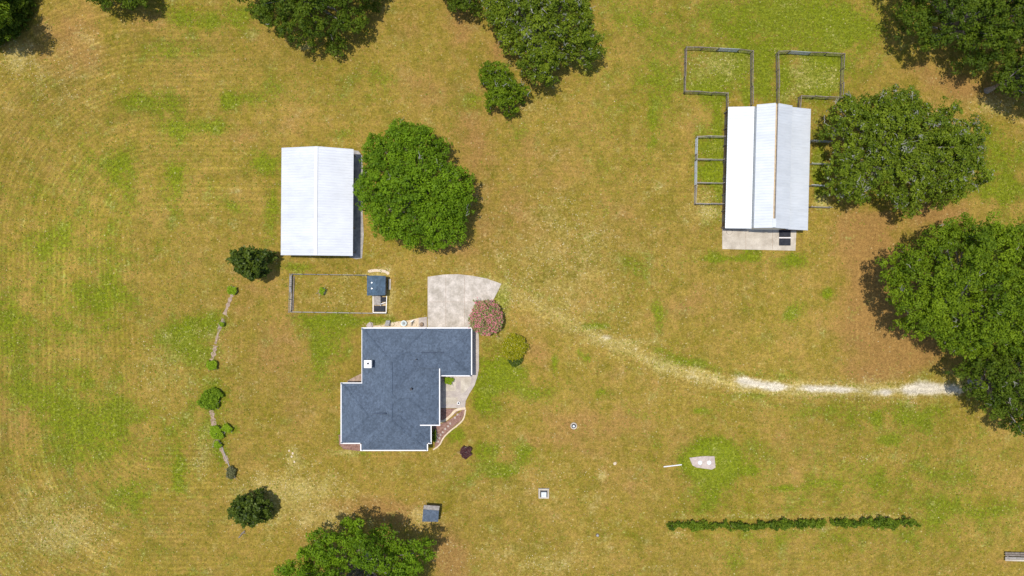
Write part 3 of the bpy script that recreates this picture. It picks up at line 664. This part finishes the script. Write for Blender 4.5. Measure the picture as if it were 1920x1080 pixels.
for k, (x, y) in enumerate([(824,821),(826,815),(830,810),(835,804),(840,799),(844,794),(853,783),(858,777),(822,828)]):
    m = MB(); wx, wy = P(x, y); m.rock(wx, wy, .06, .17, .35, k)
    tag(m.build('stepping_stone', M['rock'], loc=(wx, wy, .04)), 'pale stepping stone in the red mulch, '+['second','third','fourth','fifth','sixth','seventh','eighth','ninth','first'][k]+' from the bottom of the row', 'stone', 'stepping stones in the lower mulch bed')
for k, (pts, w) in enumerate([([(436,552),(430,565),(421,590)], .6), ([(418,597),(410,622),(404,645)], .45), ([(404,648),(401,662),(397,676)], .7), ([(396,768),(399,784),(402,800)], .75), ([(406,820),(411,829)], .5), ([(413,838),(420,852),(427,868)], .65)]):
    o = curve('mulch_strip', None, None, smooth(pts, 7), w*.85, -.05, .03, M['mulch_grey'], rag=.45); o['kind'] = 'structure'
curve('log_edging', 'thin grey board lying along the lower mulch strip', 'edging', [(416,836),(424,858),(431,876)], .12, 0, .1, M['greywood'])

# ------------------------------------------------------------------ house
def hiprect(m, x0, y0, x1, y1, e, pitch=.5, over=.0, dz=0):
    """closed hip roof over photo rectangle x0..x1, y0..y1 (eave at height e)"""
    ax, ay = P(x0, y1, e); bx, by = P(x1, y0, e)     # ax<bx, ay<by
    w, h = bx-ax, by-ay; e += dz
    if w >= h: r = h/2; r0 = (ax+r, ay+r); r1 = (bx-r, ay+r)
    else: r = w/2; r0 = (ax+r, ay+r); r1 = (ax+r, by-r)
    z = e+r*pitch
    vs = [(ax,ay,e),(bx,ay,e),(bx,by,e),(ax,by,e),(*r0,z),(*r1,z),(ax,ay,e-.12),(bx,ay,e-.12),(bx,by,e-.12),(ax,by,e-.12)]
    fs = ([(0,1,5,4),(1,2,5),(2,3,4,5),(3,0,4)] if w >= h else [(0,1,4),(1,2,5,4),(2,3,5),(3,0,4,5)])
    fs += [(6,9,8,7),(0,6,7,1),(1,7,8,2),(2,8,9,3),(3,9,6,0)]
    m.add(vs, fs); return r0, r1, z, (ax,ay,bx,by)
house = thing('house', 'blue grey shingled hip roof house with white gutters below the driveway', 'house', 760, 730)
rm = MB(); caps = MB()
rects = [(678,615,801,844,2.7,0), (680,616,884,705,2.7,.010), (640,718,808,831,2.7,.020), (695,692,824,797,3.4,0)]
for (x0,y0,x1,y1,e,dz) in rects:
    r0, r1, z, (ax,ay,bx,by) = hiprect(rm, x0, y0, x1, y1, e, dz=dz)
    caps.bar((*r0, z+.01), (*r1, z+.01), .28, .05)
    e += dz
    lo = (((ax,ay),r0),((bx,ay),r1 if bx-ax>=by-ay else r0),((bx,by),r1),((ax,by),r0 if bx-ax>=by-ay else r1))
    for c_, r_ in lo: caps.bar((*c_, e+.005), (*r_, z+.005), .24, .035)
roof = rm.build('roof', M['roof'], house)
caps.build('ridge_caps', M['ridgecap'], roof)
# ridge vents seen as thin dark lines
for (x0,y0,x1,y1,zz) in [(790,661,832,661,4.6),(700,775.5,724,775.5,5.06)]:
    rv = MB()
    a, b2 = P(x0,y0,zz), P(x1,y1,zz); rv.bar((*a, zz), (*b2, zz), .16, .08)
    rv.build('ridge_vent', M['ridgevent'], roof)
gm = MB()
def gut(pts, z, w=.15):
    for (a, b2) in zip(pts[:-1], pts[1:]):
        A, B = Vector((*P(*a, z), z-.05)), Vector((*P(*b2, z), z-.05)); d = (B-A).normalized()*w*.49
        gm.bar(A-d, B+d, w, .16)
gut([(823.5,704.5),(884.3,704.5),(884.3,615)], 2.73); gut([(884.3,615),(679,615)], 2.72); gut([(679,615),(679,718.2)], 2.71); gut([(679,718.2),(639.7,718.2)], 2.72)
gut([(639.7,718.2),(639.7,831.3)], 2.71); gut([(639.7,831.3),(676.5,831.3),(676.5,844.5)], 2.72); gut([(676.5,844.5),(801.5,844.5)], 2.70); gut([(801.5,844.5),(801.5,831.3),(808.3,831.3)], 2.72); gut([(808.3,831.3),(808.3,797)], 2.71)
gut([(783,797.3),(824.3,797.3)], 3.44); gut([(824.3,797.3),(824.3,692)], 3.45)
gm.build('gutter', M['white_trim'], house)
wl = MB(); 
for (x0,y0,x1,y1,h_) in [(684,621,795,838,2.55),(690,622,878,699,2.54),(646,724,802,825,2.53),(740,699,818,791,3.25)]:
    a, b2 = P(x0, y1, 2.6), P(x1, y0, 2.6); wl.box(a[0], a[1], -.05, b2[0], b2[1], h_)
wl.build('wall', M['wall'], house)
gd = MB(); a, b2 = P(810, 622, 2.6), P(872, 622, 2.6)
for k in range(4): gd.box(a[0], a[1], .12+k*.53, b2[0], a[1]+.04+.003*k, .62+k*.53)
gd.build('garage_door', M['white_trim'], house)
ch = MB(); a = P(682.5, 690, 5.2); b2 = P(696.5, 675.5, 5.2); ch.box(a[0]+.1, a[1]+.1, 0, b2[0]-.1, b2[1]-.1, 5.1)
cho = ch.build('chimney', M['wall'], house)
ch = MB(); ch.box(a[0], a[1], 5.1, b2[0], b2[1], 5.22); ch.build('chimney_cap', M['white_trim'], cho)
ch = MB(); ch.cyl((a[0]+b2[0])/2+.05, (a[1]+b2[1])/2+.1, 5.22, 5.42, .14, 14); ch.build('flue', M['dark'], cho)
for (x, y, z0, z1, r) in [(770.5,730,4.7,5.35,.17),(780,674.5,4.2,4.75,.09)]:
    vp = MB(); q = P(x, y, z1); vp.cyl(q[0], q[1], z0, z1, r, 12); vp.build('vent_pipe', M['dark'], house)

# objects along the top wall of the house
def blob(name, label, cat, x, y, r, mat, seed, sq=.6, z=.1, group=None):
    wx, wy = P(x, y); m = MB(); m.rock(wx, wy, z, r, sq, seed); o = m.build(name, mat, loc=(wx, wy, 0)); tag(o, label, cat, group); return o
blob('boulder', 'low pinkish boulder at the top left corner of the house', 'rock', 694, 611, .55, M['rock'], 1, .5, .1)
u = thing('equipment_box', 'grey slanted equipment box in the sandy bed at the top house wall', 'box', 727, 607)
m = MB(); q = P(727, 606); m.add([(q[0]-.42,q[1]-.45,0),(q[0]+.38,q[1]-.45,0),(q[0]+.45,q[1]+.45,0),(q[0]-.2,q[1]+.45,0),(q[0]-.38,q[1]-.42,.75),(q[0]+.34,q[1]-.42,.75),(q[0]+.42,q[1]+.42,.45),(q[0]-.18,q[1]+.42,.45)],[(0,3,2,1),(4,5,6,7),(0,1,5,4),(1,2,6,5),(2,3,7,6),(3,0,4,7)])
m.build('housing', M['greyrock'], u, bevel=.04); m = MB(); m.box(q[0]-.3,q[1]-.35,.76,q[0]+.25,q[1]-.1,.80); m.build('lid', M['greywood'], u)
u = thing('round_planter', 'round grey green tub with a pale rim against the top house wall', 'planter', 758, 606)
m = MB(); q = P(758, 606); m.cyl(q[0], q[1], 0, .5, .30, 20, .40); m.build('tub', M['teal'], u)
m = MB()
for k in range(20):
    a0, a1 = k*6.28318/20, (k+1)*6.28318/20
    m.bar((q[0]+.4*math.cos(a0), q[1]+.4*math.sin(a0), .52), (q[0]+.4*math.cos(a1), q[1]+.4*math.sin(a1), .52), .07, .06)
m.build('rim', M['whiteplastic'], u); m = MB(); m.rock(q[0], q[1], .5, .2, .5, 4); m.build('soil', M['greyrock'], u)
u = thing('hose_stand', 'narrow pale post stand between the round tub and the paver pad', 'stand', 774, 605)
m = MB(); q = P(773, 606); m.bar((q[0]-.1, q[1]-.4, 0), (q[0]+.05, q[1]+.4, .9), .2, .14); m.build('post', M['concrete'], u); m = MB(); m.bar((q[0]-.1, q[1]+.25, .9), (q[0]+.25, q[1]+.45, .9), .12, .1); m.build('arm', M['white_trim'], u)
blob('urn', 'brown grey round urn on the paver pad left of the driveway', 'urn', 791, 608, .32, M['mulch_grey'], 6, .9, .3)
u = thing('garden_lantern', 'small white lantern at the lower corner of the front patio', 'lantern', 860, 755)
m = MB(); q = P(860, 755); m.cyl(q[0], q[1], .1, .45, .2, 8, .24); m.build('body', M['white_trim'], u); m = MB(); m.cyl(q[0], q[1], .45, .6, .14, 8, .02); m.build('cap', M['dark'], u)

# ------------------------------------------------------------------ white shed
shed = thing('metal_shed', 'plain white ribbed metal roofed shed left of the broad oak', 'shed', 595, 377)
def ribroof(m, A, B, Cc, D, ribs, rw=.07, rh=.026):
    """sheet A-B (low edge) to D-C (ridge); ribs run from low edge to the ridge"""
    A, B, Cc, D = map(Vector, (A, B, Cc, D)); n = (B-A).cross(D-A).normalized()
    if n.z < 0: n = -n
    tk = n*.06
    m.add([A-tk, B-tk, Cc-tk, D-tk, A, B, Cc, D], [(3,2,1,0),(4,5,6,7),(0,1,5,4),(1,2,6,5),(2,3,7,6),(3,0,4,7)])
    for k in range(ribs+1):
        f = k/ribs; a = A.lerp(B, f); b_ = D.lerp(Cc, f); u = (B-A).normalized()*rw
        m.add([a-u+n*.002, a+u+n*.002, a+u*.45+n*rh, a-u*.45+n*rh, b_-u+n*.002, b_+u+n*.002, b_+u*.45+n*rh, b_-u*.45+n*rh],
              [(0,1,2,3),(7,6,5,4),(3,2,6,7),(1,5,6,2),(0,3,7,4)])
def W3(x, y, z): return (*P(x, y, z), z)
m = MB(); ze, zr = 3.0, 4.3
ribroof(m, W3(526.5,477.5,ze), W3(528,278,ze), W3(593,275,zr), W3(591.5,478,zr), 40)
ribroof(m, W3(661.5,479,ze), W3(663,280.5,ze), W3(593,275,zr), W3(591.5,478,zr), 40)
sr = m.build('roof', M['metalroof'], shed)
m = MB(); m.bar(W3(593,275,zr+.05), W3(591.5,478,zr+.05), .42, .05); m.build('ridge_cap', M['metalroof'], sr)
m = MB(); q0 = P(532, 474, 3); q1 = P(658, 283, 3)
m.box(q0[0], q0[1], -.05, q1[0]-.5, q1[1], 2.9); m.build('wall', M['galv'], shed)
m = MB(); q2 = P(655, 380, 2.8)
for k in range(5):
    yy = q0[1]+.2+(q1[1]-q0[1]-.4)*k/4; m = MB(); m.box(q1[0]-.15, yy-.08, 0, q1[0], yy+.08, 2.85); m.build('post', M['darkwood'], shed)

# ------------------------------------------------------------------ long barn
ROT = R(-1.45); bcx, bcy = 37.42, 17.45
barn = bpy.data.objects.new('barn', None); C.objects.link(barn); barn.location = (bcx, bcy, 0)
tag(barn, 'long raised centre barn with pale metal roofs and a concrete apron', 'barn')
BR = (bcx, bcy, ROT); L2 = 8.82
def rr(x0, z0, x1, z1, y0=-L2, y1=L2, ribs=44, name='roof', mat=None, par=None):
    m = MB(BR); ribroof(m, (x0,y0,z0), (x0,y1,z0), (x1,y1,z1), (x1,y0,z1), ribs, .06, .022); return m.build(name, mat or M['barnroof'], par or barn)
r1 = rr(-6.05, 2.6, -2.40, 3.2); r2 = rr(-2.42, 4.2, -.12, 5.3)
r3 = rr(2.72, 4.12, .30, 5.2); r4 = rr(6.05, 2.6, 2.45, 3.55)
m = MB(BR); m.box(-.11, -L2+1.2, 5.05, .10, L2, 5.17); m.build('ridge_board', M['palewood'], barn)
m = MB(BR); m.box(-.10, -L2+.1, 4.9, .34, L2-.05, 5.04); m.build('ridge_gap', M['darkwood'], barn)
m = MB(BR); m.box(-2.36, -L2+.06, -.05, 2.38, L2-.06, 4.0); m.build('wall', M['galv'], barn)
m = MB(BR)
m.add([(-2.3,-L2+.1,3.9),(2.3,-L2+.1,3.9),(0,-L2+.1,5.0),(-2.3,L2-.1,3.9),(2.3,L2-.1,3.9),(0,L2-.1,5.0)], [(0,1,2),(5,4,3),(0,3,4,1),(1,4,5,2),(2,5,3,0)]); m.build('gable', M['galv'], barn)
m = MB(BR); m.box(-5.75, -L2+.12, -.05, -2.37, L2-.12, 2.55); m.build('wall', M['barnwall'], barn)
m = MB(BR); m.box(2.39, -L2+.12, -.05, 5.7, L2-.12, 2.55); m.build('wall', M['barnwall'], barn)
m = MB(BR); m.box(-5.80, -L2+.1, 2.2, -5.755, L2-.1, 2.45); m.build('fascia', M['greywood'], barn)
for k in range(8):
    m = MB(BR); yy = -L2+.25+(2*L2-.5)*k/7; m.box(-5.90, yy-.08, 0, -5.76, yy+.08, 2.5); m.build('post', M['darkwood'], barn)
for k in range(6):
    m = MB(BR); yy = -L2+1.6+k*2.9; m.box(-5.772, yy-.55, .1, -5.752, yy+.55, 2.1); m.build('stall_door', M['darkwood'], barn)
m = MB(BR); m.bar((.08,-L2+.0,5.3), (.08,-L2+1.25,5.3), .5, .05); m.build('ridge_cap', M['barnroof'], barn)

q = P(1470.5, 445)
u = thing('rubber_mats', 'two black mats split by a white bar on the barn apron', 'mats', 1470.5, 445.5)
m = MB(); a = P(1460,444.5); b2 = P(1481.5,431); m.box(a[0],a[1],.115,b2[0],b2[1],.22); m.build('mat', M['black'], u, bevel=.02)
m = MB(); a = P(1460,460.5); b2 = P(1481.5,447.3); m.box(a[0],a[1],.115,b2[0],b2[1],.22); m.build('mat', M['black'], u, bevel=.02)
m = MB(); m.bar((*P(1459.5,446),.2), (*P(1482,446),.2), .14, .1); m.build('bar', M['white_trim'], u)
u = thing('coiled_hose', 'thin ring of coiled hose on the left end of the apron', 'hose', 1367, 434)
pts = []; q = P(1367, 435)
for k in range(49): pts.append((q[0]+(.42+.03*math.sin(k))*math.cos(k*6.283/16), q[1]+(.42+.02*math.cos(k*2))*math.sin(k*6.283/16), .125+k*.0006))
m = MB(); m.tube(pts, .014, 5); m.build('coil', M['greywood'], u)
jo = MB()
for x in (1398, 1448): jo.bar((*P(x,431),.112), (*P(x,468),.112), .04, .008)
for (a_, b_) in (((871,518),(871,612)),((802,566),(922,566)),((836,516),(836,612))): jo.bar((*P(*a_),.102), (*P(*b_),.102), .035, .008)
o = jo.build('slab_joint', M['mulch_grey']); o['kind'] = 'structure'

# ------------------------------------------------------------------ fences
def fence(name, label, pts, h=1.3, rails=3, mat='darkwood', group=None, step=2.4, rw=.04, rh=.10, gates=(), cap=None, pr=.06, closed=False):
    W = [Vector((*P(x, y, h*.5), 0)) for x, y in pts]
    o = bpy.data.objects.new(name, None); C.objects.link(o); o.location = W[0]; tag(o, label, 'fence', group)
    rn = random.Random(len(label))
    done = set()
    for i, (A, B) in enumerate(zip(W[:-1], W[1:])):
        L = (B-A).length; n = max(1, round(L/step)); d = (B-A)/n
        isg = i in gates
        for k in range(n+1):
            if isg and 0 < k < n: continue
            p_ = A+d*k; key = (round(p_.x,1), round(p_.y,1))
            if key in done: continue
            done.add(key)
            m = MB(); m.tube([(p_.x,p_.y,-.05),(p_.x+rn.uniform(-.09,.09),p_.y+rn.uniform(-.09,.09),h+rn.uniform(0,.2))], pr, 7); m.build('post', M[mat], o)
        dd = (B-A).normalized()
        if isg:
            m = MB(); a, b_ = A+dd*.15, B-dd*.15
            for z in (.15,.4,.65,.9,1.15,1.35): m.tube([(a.x,a.y,z),(b_.x,b_.y,z)], .035, 6)
            for f in (0,.5,1):
                c_ = a.lerp(b_, f); m.tube([(c_.x,c_.y,.12),(c_.x,c_.y,1.38)], .035, 6)
            m.build('gate', M['galv'], o); continue
        m = MB()
        for k in range(n):
            p0, p1 = A+d*k, A+d*(k+1)
            for r_ in range(rails):
                z = h*(r_+.75)/rails; m.bar((p0.x,p0.y,z+rn.uniform(-.04,.04)), (p1.x,p1.y,z+rn.uniform(-.04,.04)), rw, rh)
            if cap and rn.random() < .8: j0, j1 = rn.uniform(-.06,.06), rn.uniform(-.06,.06); m.bar((p0.x+j0,p0.y+j0,h+.05+rn.uniform(0,.03)), (p1.x+j1,p1.y+j1,h+.05+rn.uniform(0,.03)), cap*rn.uniform(.7,1), .04)
        m.build('rail', M[mat], o)
    return o
PG = 'weathered board fences of the barn paddocks'
fence('board_fence', 'dark board fence round the upper left barn paddock with a pale gate', [(1363,204),(1363,177),(1283,173),(1285,91),(1345,93),(1385,95),(1409,98),(1409,197)], gates=(4,), group=PG, cap=.12)
fence('board_fence', 'dark board fence round the upper right barn paddock beside the mossy oak', [(1458,200),(1457,99),(1478,98),(1519,101),(1580,103),(1577,185),(1499,181),(1497,204)], gates=(2,), group=PG, cap=.12)
fence('pen_fence', 'grey pen rails with metal gates along the left side of the barn', [(1357,257),(1306,257),(1305,291),(1304.5,300),(1304,349),(1303,382),(1357,383)], gates=(1,3), mat='greywood', cap=.08, group='pen rails beside the barn')
for y, l in ((299,'upper'),(343,'lower')):
    fence('pen_divider', f'{l} cross rail inside the pens left of the barn', [(1306,y),(1357,y+1)], mat='greywood', cap=.09, group='pen rails beside the barn')
for k, y in enumerate((265,307,348,388)):
    fence('pen_divider', ['grey metal rail right of the barn, nearest the upper paddock','grey metal rail under the mossy oak, second below the paddock','grey metal rail under the mossy oak, third below the paddock','thin grey rail right of the barn, nearest the apron'][k],
          [(1519,y),(1556,y+1)], mat='galv' if k < 3 else 'greywood', cap=.12 if k < 3 else None, group='rails between the barn and the mossy oak')
# wire yard
def wirefence(label, pts, h=1.2):
    W = [Vector((*P(x, y, .4), 0)) for x, y in pts]
    o = bpy.data.objects.new('wire_fence', None); C.objects.link(o); o.location = W[0]; tag(o, label, 'fence', None); done = set()
    for A, B in zip(W[:-1], W[1:]):
        n = max(1, round((B-A).length/1.9)); d = (B-A)/n
        for k in range(n+1):
            p_ = A+d*k; key = (round(p_.x,1), round(p_.y,1))
            if key in done: continue
            done.add(key); m = MB(); m.tube([(p_.x,p_.y,-.05),(p_.x,p_.y,h)], .055, 6); m.build('post', M['greywood'], o)
        m = MB(); nv = int((B-A).length/.3)
        for z in (.05,.25,.45,.65,.85,1.05,h-.03): m.tube([(A.x,A.y,z),(B.x,B.y,z)], .014, 4)
        for k in range(nv+1): p_ = A.lerp(B, k/nv); m.tube([(p_.x,p_.y,.03),(p_.x,p_.y,h-.03)], .010, 4)
        m.bar((A.x,A.y,.06),(B.x,B.y,.06), .12, .14)
        m.build('mesh_panel', M['wire'], o)
    return o
wirefence('square wire chicken yard fence between the white shed and the house', [(688,516),(546,514),(544,585),(700,587.5),(725,588)])
u = thing('plank_stack', 'weathered planks lying along the left end of the wire yard', 'planks', 547, 550)
m = MB(); m.bar((*P(546,517),.12),(*P(545.5,548),.12), .42, .16); m.build('plank', M['greywood'], u)
m = MB(); m.bar((*P(547,550),.1),(*P(546,582),.1), .2, .12); m.build('plank', M['edging'], u)
m = MB(); m.bar((*P(552,518),.1),(*P(549.5,582),.1), .14, .10); m.build('plank', M['darkwood'], u)

# chicken coop
coop = thing('chicken_coop', 'small chicken coop with a dark blue shingled roof and a run', 'coop', 706, 536)
m = MB(); e = 2.0; A_, B_, C_, D_ = W3(688,554,e), W3(688,517,e), W3(705.5,516.5,e+.35), W3(705.5,554,e+.35)
for (a, b2, c_, d_) in ((A_, B_, C_, D_), (W3(722.5,553.5,e), W3(723,517.5,e), C_, D_)):
    a, b2, c_, d_ = map(Vector, (a, b2, c_, d_)); tk = Vector((0,0,.07))
    m.add([a-tk,b2-tk,c_-tk,d_-tk,a,b2,c_,d_], [(3,2,1,0),(4,5,6,7),(0,1,5,4),(1,2,6,5),(2,3,7,6),(3,0,4,7)])
cr = m.build('roof', M['cooproof'], coop)
for y in (530, 541):
    m = MB(); q = P(697, y, e+.3); m.cyl(q[0], q[1], e+.1, e+.32, .10, 10); m.build('vent', M['galv'], cr)
m = MB(); a = P(690,552,e); b2 = P(720.5,519,e); m.box(a[0],a[1],0,b2[0],b2[1],e-.05); m.build('wall', M['darkwood'], coop)
m = MB(); a = P(699.5,585); b2 = P(725,556); m.box(a[0],a[1],-.02,b2[0],b2[1],.07); m.build('run_floor', M['palewood'], coop)
m = MB(); a = P(701,572,.9); b2 = P(713,555,.9); m.box(a[0],a[1],.5,b2[0],b2[1],.95); m.build('nest_box', M['greywood'], coop)
m = MB(); a = P(714.5,566,.5); b2 = P(722.5,557,.5); m.box(a[0],a[1],.1,b2[0],b2[1],.5); m.build('black_panel', M['black'], coop)
m = MB(); a = P(701,584.5,.6); b2 = P(721,573.5,.6); m.box(a[0],a[1],.1,b2[0],b2[1],.6); m.build('black_panel', M['black'], coop)
m = MB()
for (x0,y0,x1,y1) in ((699.5,555,699.5,586),(725,555,724,586),(699.5,586,724,586),(713.5,556,713.5,573),(714,570,723,567)): m.bar((*P(x0,y0,.7),.7),(*P(x1,y1,.7),.7+.002*(x0-y0)/50), .09, .08)
m.build('run_frame', M['white_trim'], coop)
m = MB(); m.bar((*P(731,523),.15),(*P(730.5,543),.15), .38, .2); tag(m.build('bench_board', M['concrete'], loc=(*P(731,533),0), bevel=.02), 'pale bench board on the ground right of the chicken coop', 'bench')
o = curve('dirt_border', None, None, smooth([(690,509),(705,507),(722,509),(729,514)]), .4, -.05, .03, M['edging']); o['kind'] = 'structure'

# pump house near bottom
ph = thing('pump_house', 'tiny pump house with blue and grey roof slopes near the bottom tree', 'small shed', 807, 962)
e = 1.3; zr = 1.9
m = MB(); a, b2, c_, d_ = map(Vector, (W3(791.5,978,e), W3(821.5,978.5,e), W3(823,957.5,zr), W3(793.5,955,zr))); tk = Vector((0,0,.07))
m.add([a-tk,b2-tk,c_-tk,d_-tk,a,b2,c_,d_], [(3,2,1,0),(4,5,6,7),(0,1,5,4),(1,2,6,5),(2,3,7,6),(3,0,4,7)]); m.build('roof', M['roof'], ph)
m = MB(); a, b2, c_, d_ = map(Vector, (W3(795,947,1.45), W3(824.5,949,1.45), W3(823,957.2,zr-.004), W3(793.5,954.8,zr-.004)))
m.add([a-tk,b2-tk,c_-tk,d_-tk,a,b2,c_,d_], [(0,1,2,3),(7,6,5,4),(4,5,1,0),(5,6,2,1),(6,7,3,2),(7,4,0,3)]); m.build('upper_roof', M['greywood'], ph)
m = MB(); a = P(793.5,976,1.2); b2 = P(820.5,951,1.2); m.box(a[0],a[1],-.02,b2[0],b2[1],1.18); m.build('wall', M['barnwall'], ph)

# septic lids, well ring, utility box, pipe, boards
u = thing('septic_slab', 'concrete slab with two white round lids in bright green grass', 'septic slab', 1316, 867)
m = MB(); m.prism([P(x, y) for x, y in ((1292,858),(1318,855),(1339,855),(1341,876),(1334,880),(1320,878),(1305,876),(1298,872))], -.05, .16); m.build('slab', M['rock'], u)
for x in (1312, 1329):
    m = MB(); q = P(x, 867); m.cyl(q[0], q[1], .16, .24, .33, 24, .28); m.build('lid', M['whiteplastic'], u, bevel=.02)
u = thing('well_ring', 'round concrete well ring alone in the pasture', 'well', 1075.5, 798)
q = P(1075.5, 798); m = MB()
for k in range(20):
    a0, a1 = k*6.28318/20, (k+1)*6.28318/20
    m.prism([(q[0]+r_*math.cos(t_), q[1]+r_*math.sin(t_)) for r_, t_ in ((.34,a0),(.5,a0),(.5,a1),(.34,a1))], -.02, .3)
m.build('ring', M['concrete'], u); m = MB(); m.cyl(q[0], q[1], -.01, .06, .335, 20); m.build('base', M['dark'], u); m = MB(); m.cyl(q[0], q[1]-.05, .06, .25, .16, 12); m.build('pipe', M['whiteplastic'], u)
u = thing('utility_vault', 'square pale utility box with a dark slot alone in the pasture', 'utility box', 1019.5, 924)
q = P(1019.5, 924.5); m = MB(); m.box(q[0]-.8,q[1]-.75,-.02,q[0]+.8,q[1]+.75,.12); m.build('pad', M['greyrock'], u, bevel=.02)
m = MB(); m.box(q[0]-.75,q[1]-.72,.12,q[0]-.55,q[1]+.72,.34); m.box(q[0]+.55,q[1]-.72,.12,q[0]+.75,q[1]+.72,.34); m.box(q[0]-.549,q[1]+.5,.12,q[0]+.549,q[1]+.719,.34); m.box(q[0]-.549,q[1]-.719,.12,q[0]+.549,q[1]-.55,.34); m.build('rim', M['concrete'], u)
m = MB(); m.box(q[0]-.54,q[1]-.54,.12,q[0]+.54,q[1]+.49,.15); m.build('well', M['dark'], u)
m = MB(); m.box(q[0]-.40,q[1]-.54,.15,q[0]+.40,q[1]+.26,.42); m.build('lid', M['galv'], u, bevel=.03)
m = MB(); m.tube([(*P(1244,875),.08),(*P(1278,871),.08)], .09, 8); tag(m.build('pipe', M['white_trim'], loc=(*P(1261,873),0)), 'white pipe lying in the grass left of the septic slab', 'pipe')
u = thing('tree_stump', 'small grey stump in the grass right of the square utility box', 'stump', 1120, 1003)
q = P(1120, 1003); m = MB(); m.cyl(q[0], q[1], -.02, .28, .26, 11, .2); m.build('bark', M['darkwood'], u); m = MB(); m.cyl(q[0], q[1], .28, .285, .17, 11); m.build('cut_face', M['greyrock'], u)
blob('limestone_rock', 'small cream rock in the grass above the sandy spot', 'rock', 1153, 869, .26, M['edging'], 7, .4, .05)
u = thing('fallen_log', 'short dark log lying below the bottom left magnolia', 'log', 454, 1001)
m = MB(); m.tube([(*P(448,1008),.1),(*P(455,999),.12),(*P(460,995),.13)], [.09,.11,.10], 7); m.build('log', M['darkwood'], u); m = MB(); m.tube([(*P(455,999),.12),(*P(462,999),.25)], [.05,.02], 5); m.build('branch', M['bark'], u)
u = thing('plank_bench', 'old plank bench on a bare patch, cut by the right edge', 'bench', 1903, 1043)
for k, (y, mt) in enumerate(((1035,'darkwood'),(1039,'darkwood'),(1044,'greywood'),(1048,'concrete'))):
    m = MB(); m.bar((*P(1881,y),.42-.0*k),(*P(1932,y+1),.42), .26, .06); m.build('plank', M[mt], u)
for x in (1886, 1926):
    m = MB(); a = P(x, 1050); m.box(a[0]-.1, a[1], -.02, a[0]+.1, a[1]+1.3, .385); m.build('leg', M['darkwood'], u)
rn = random.Random(5)
for k, (x, y) in enumerate([(542,845),(547,856),(552,866),(549,850)]):
    blob('pale_stone', ['topmost','second from top','lowest','third from top'][k]+' pale flat stone left of the house corner in the dry grass', 'stone', x, y, .10+.07*rn.random(), M['edging'], 60+k, .3, .03, 'line of pale stones in the dry grass')
print('faces', sum(len(o.data.polygons) for o in bpy.data.objects if o.type == 'MESH'))
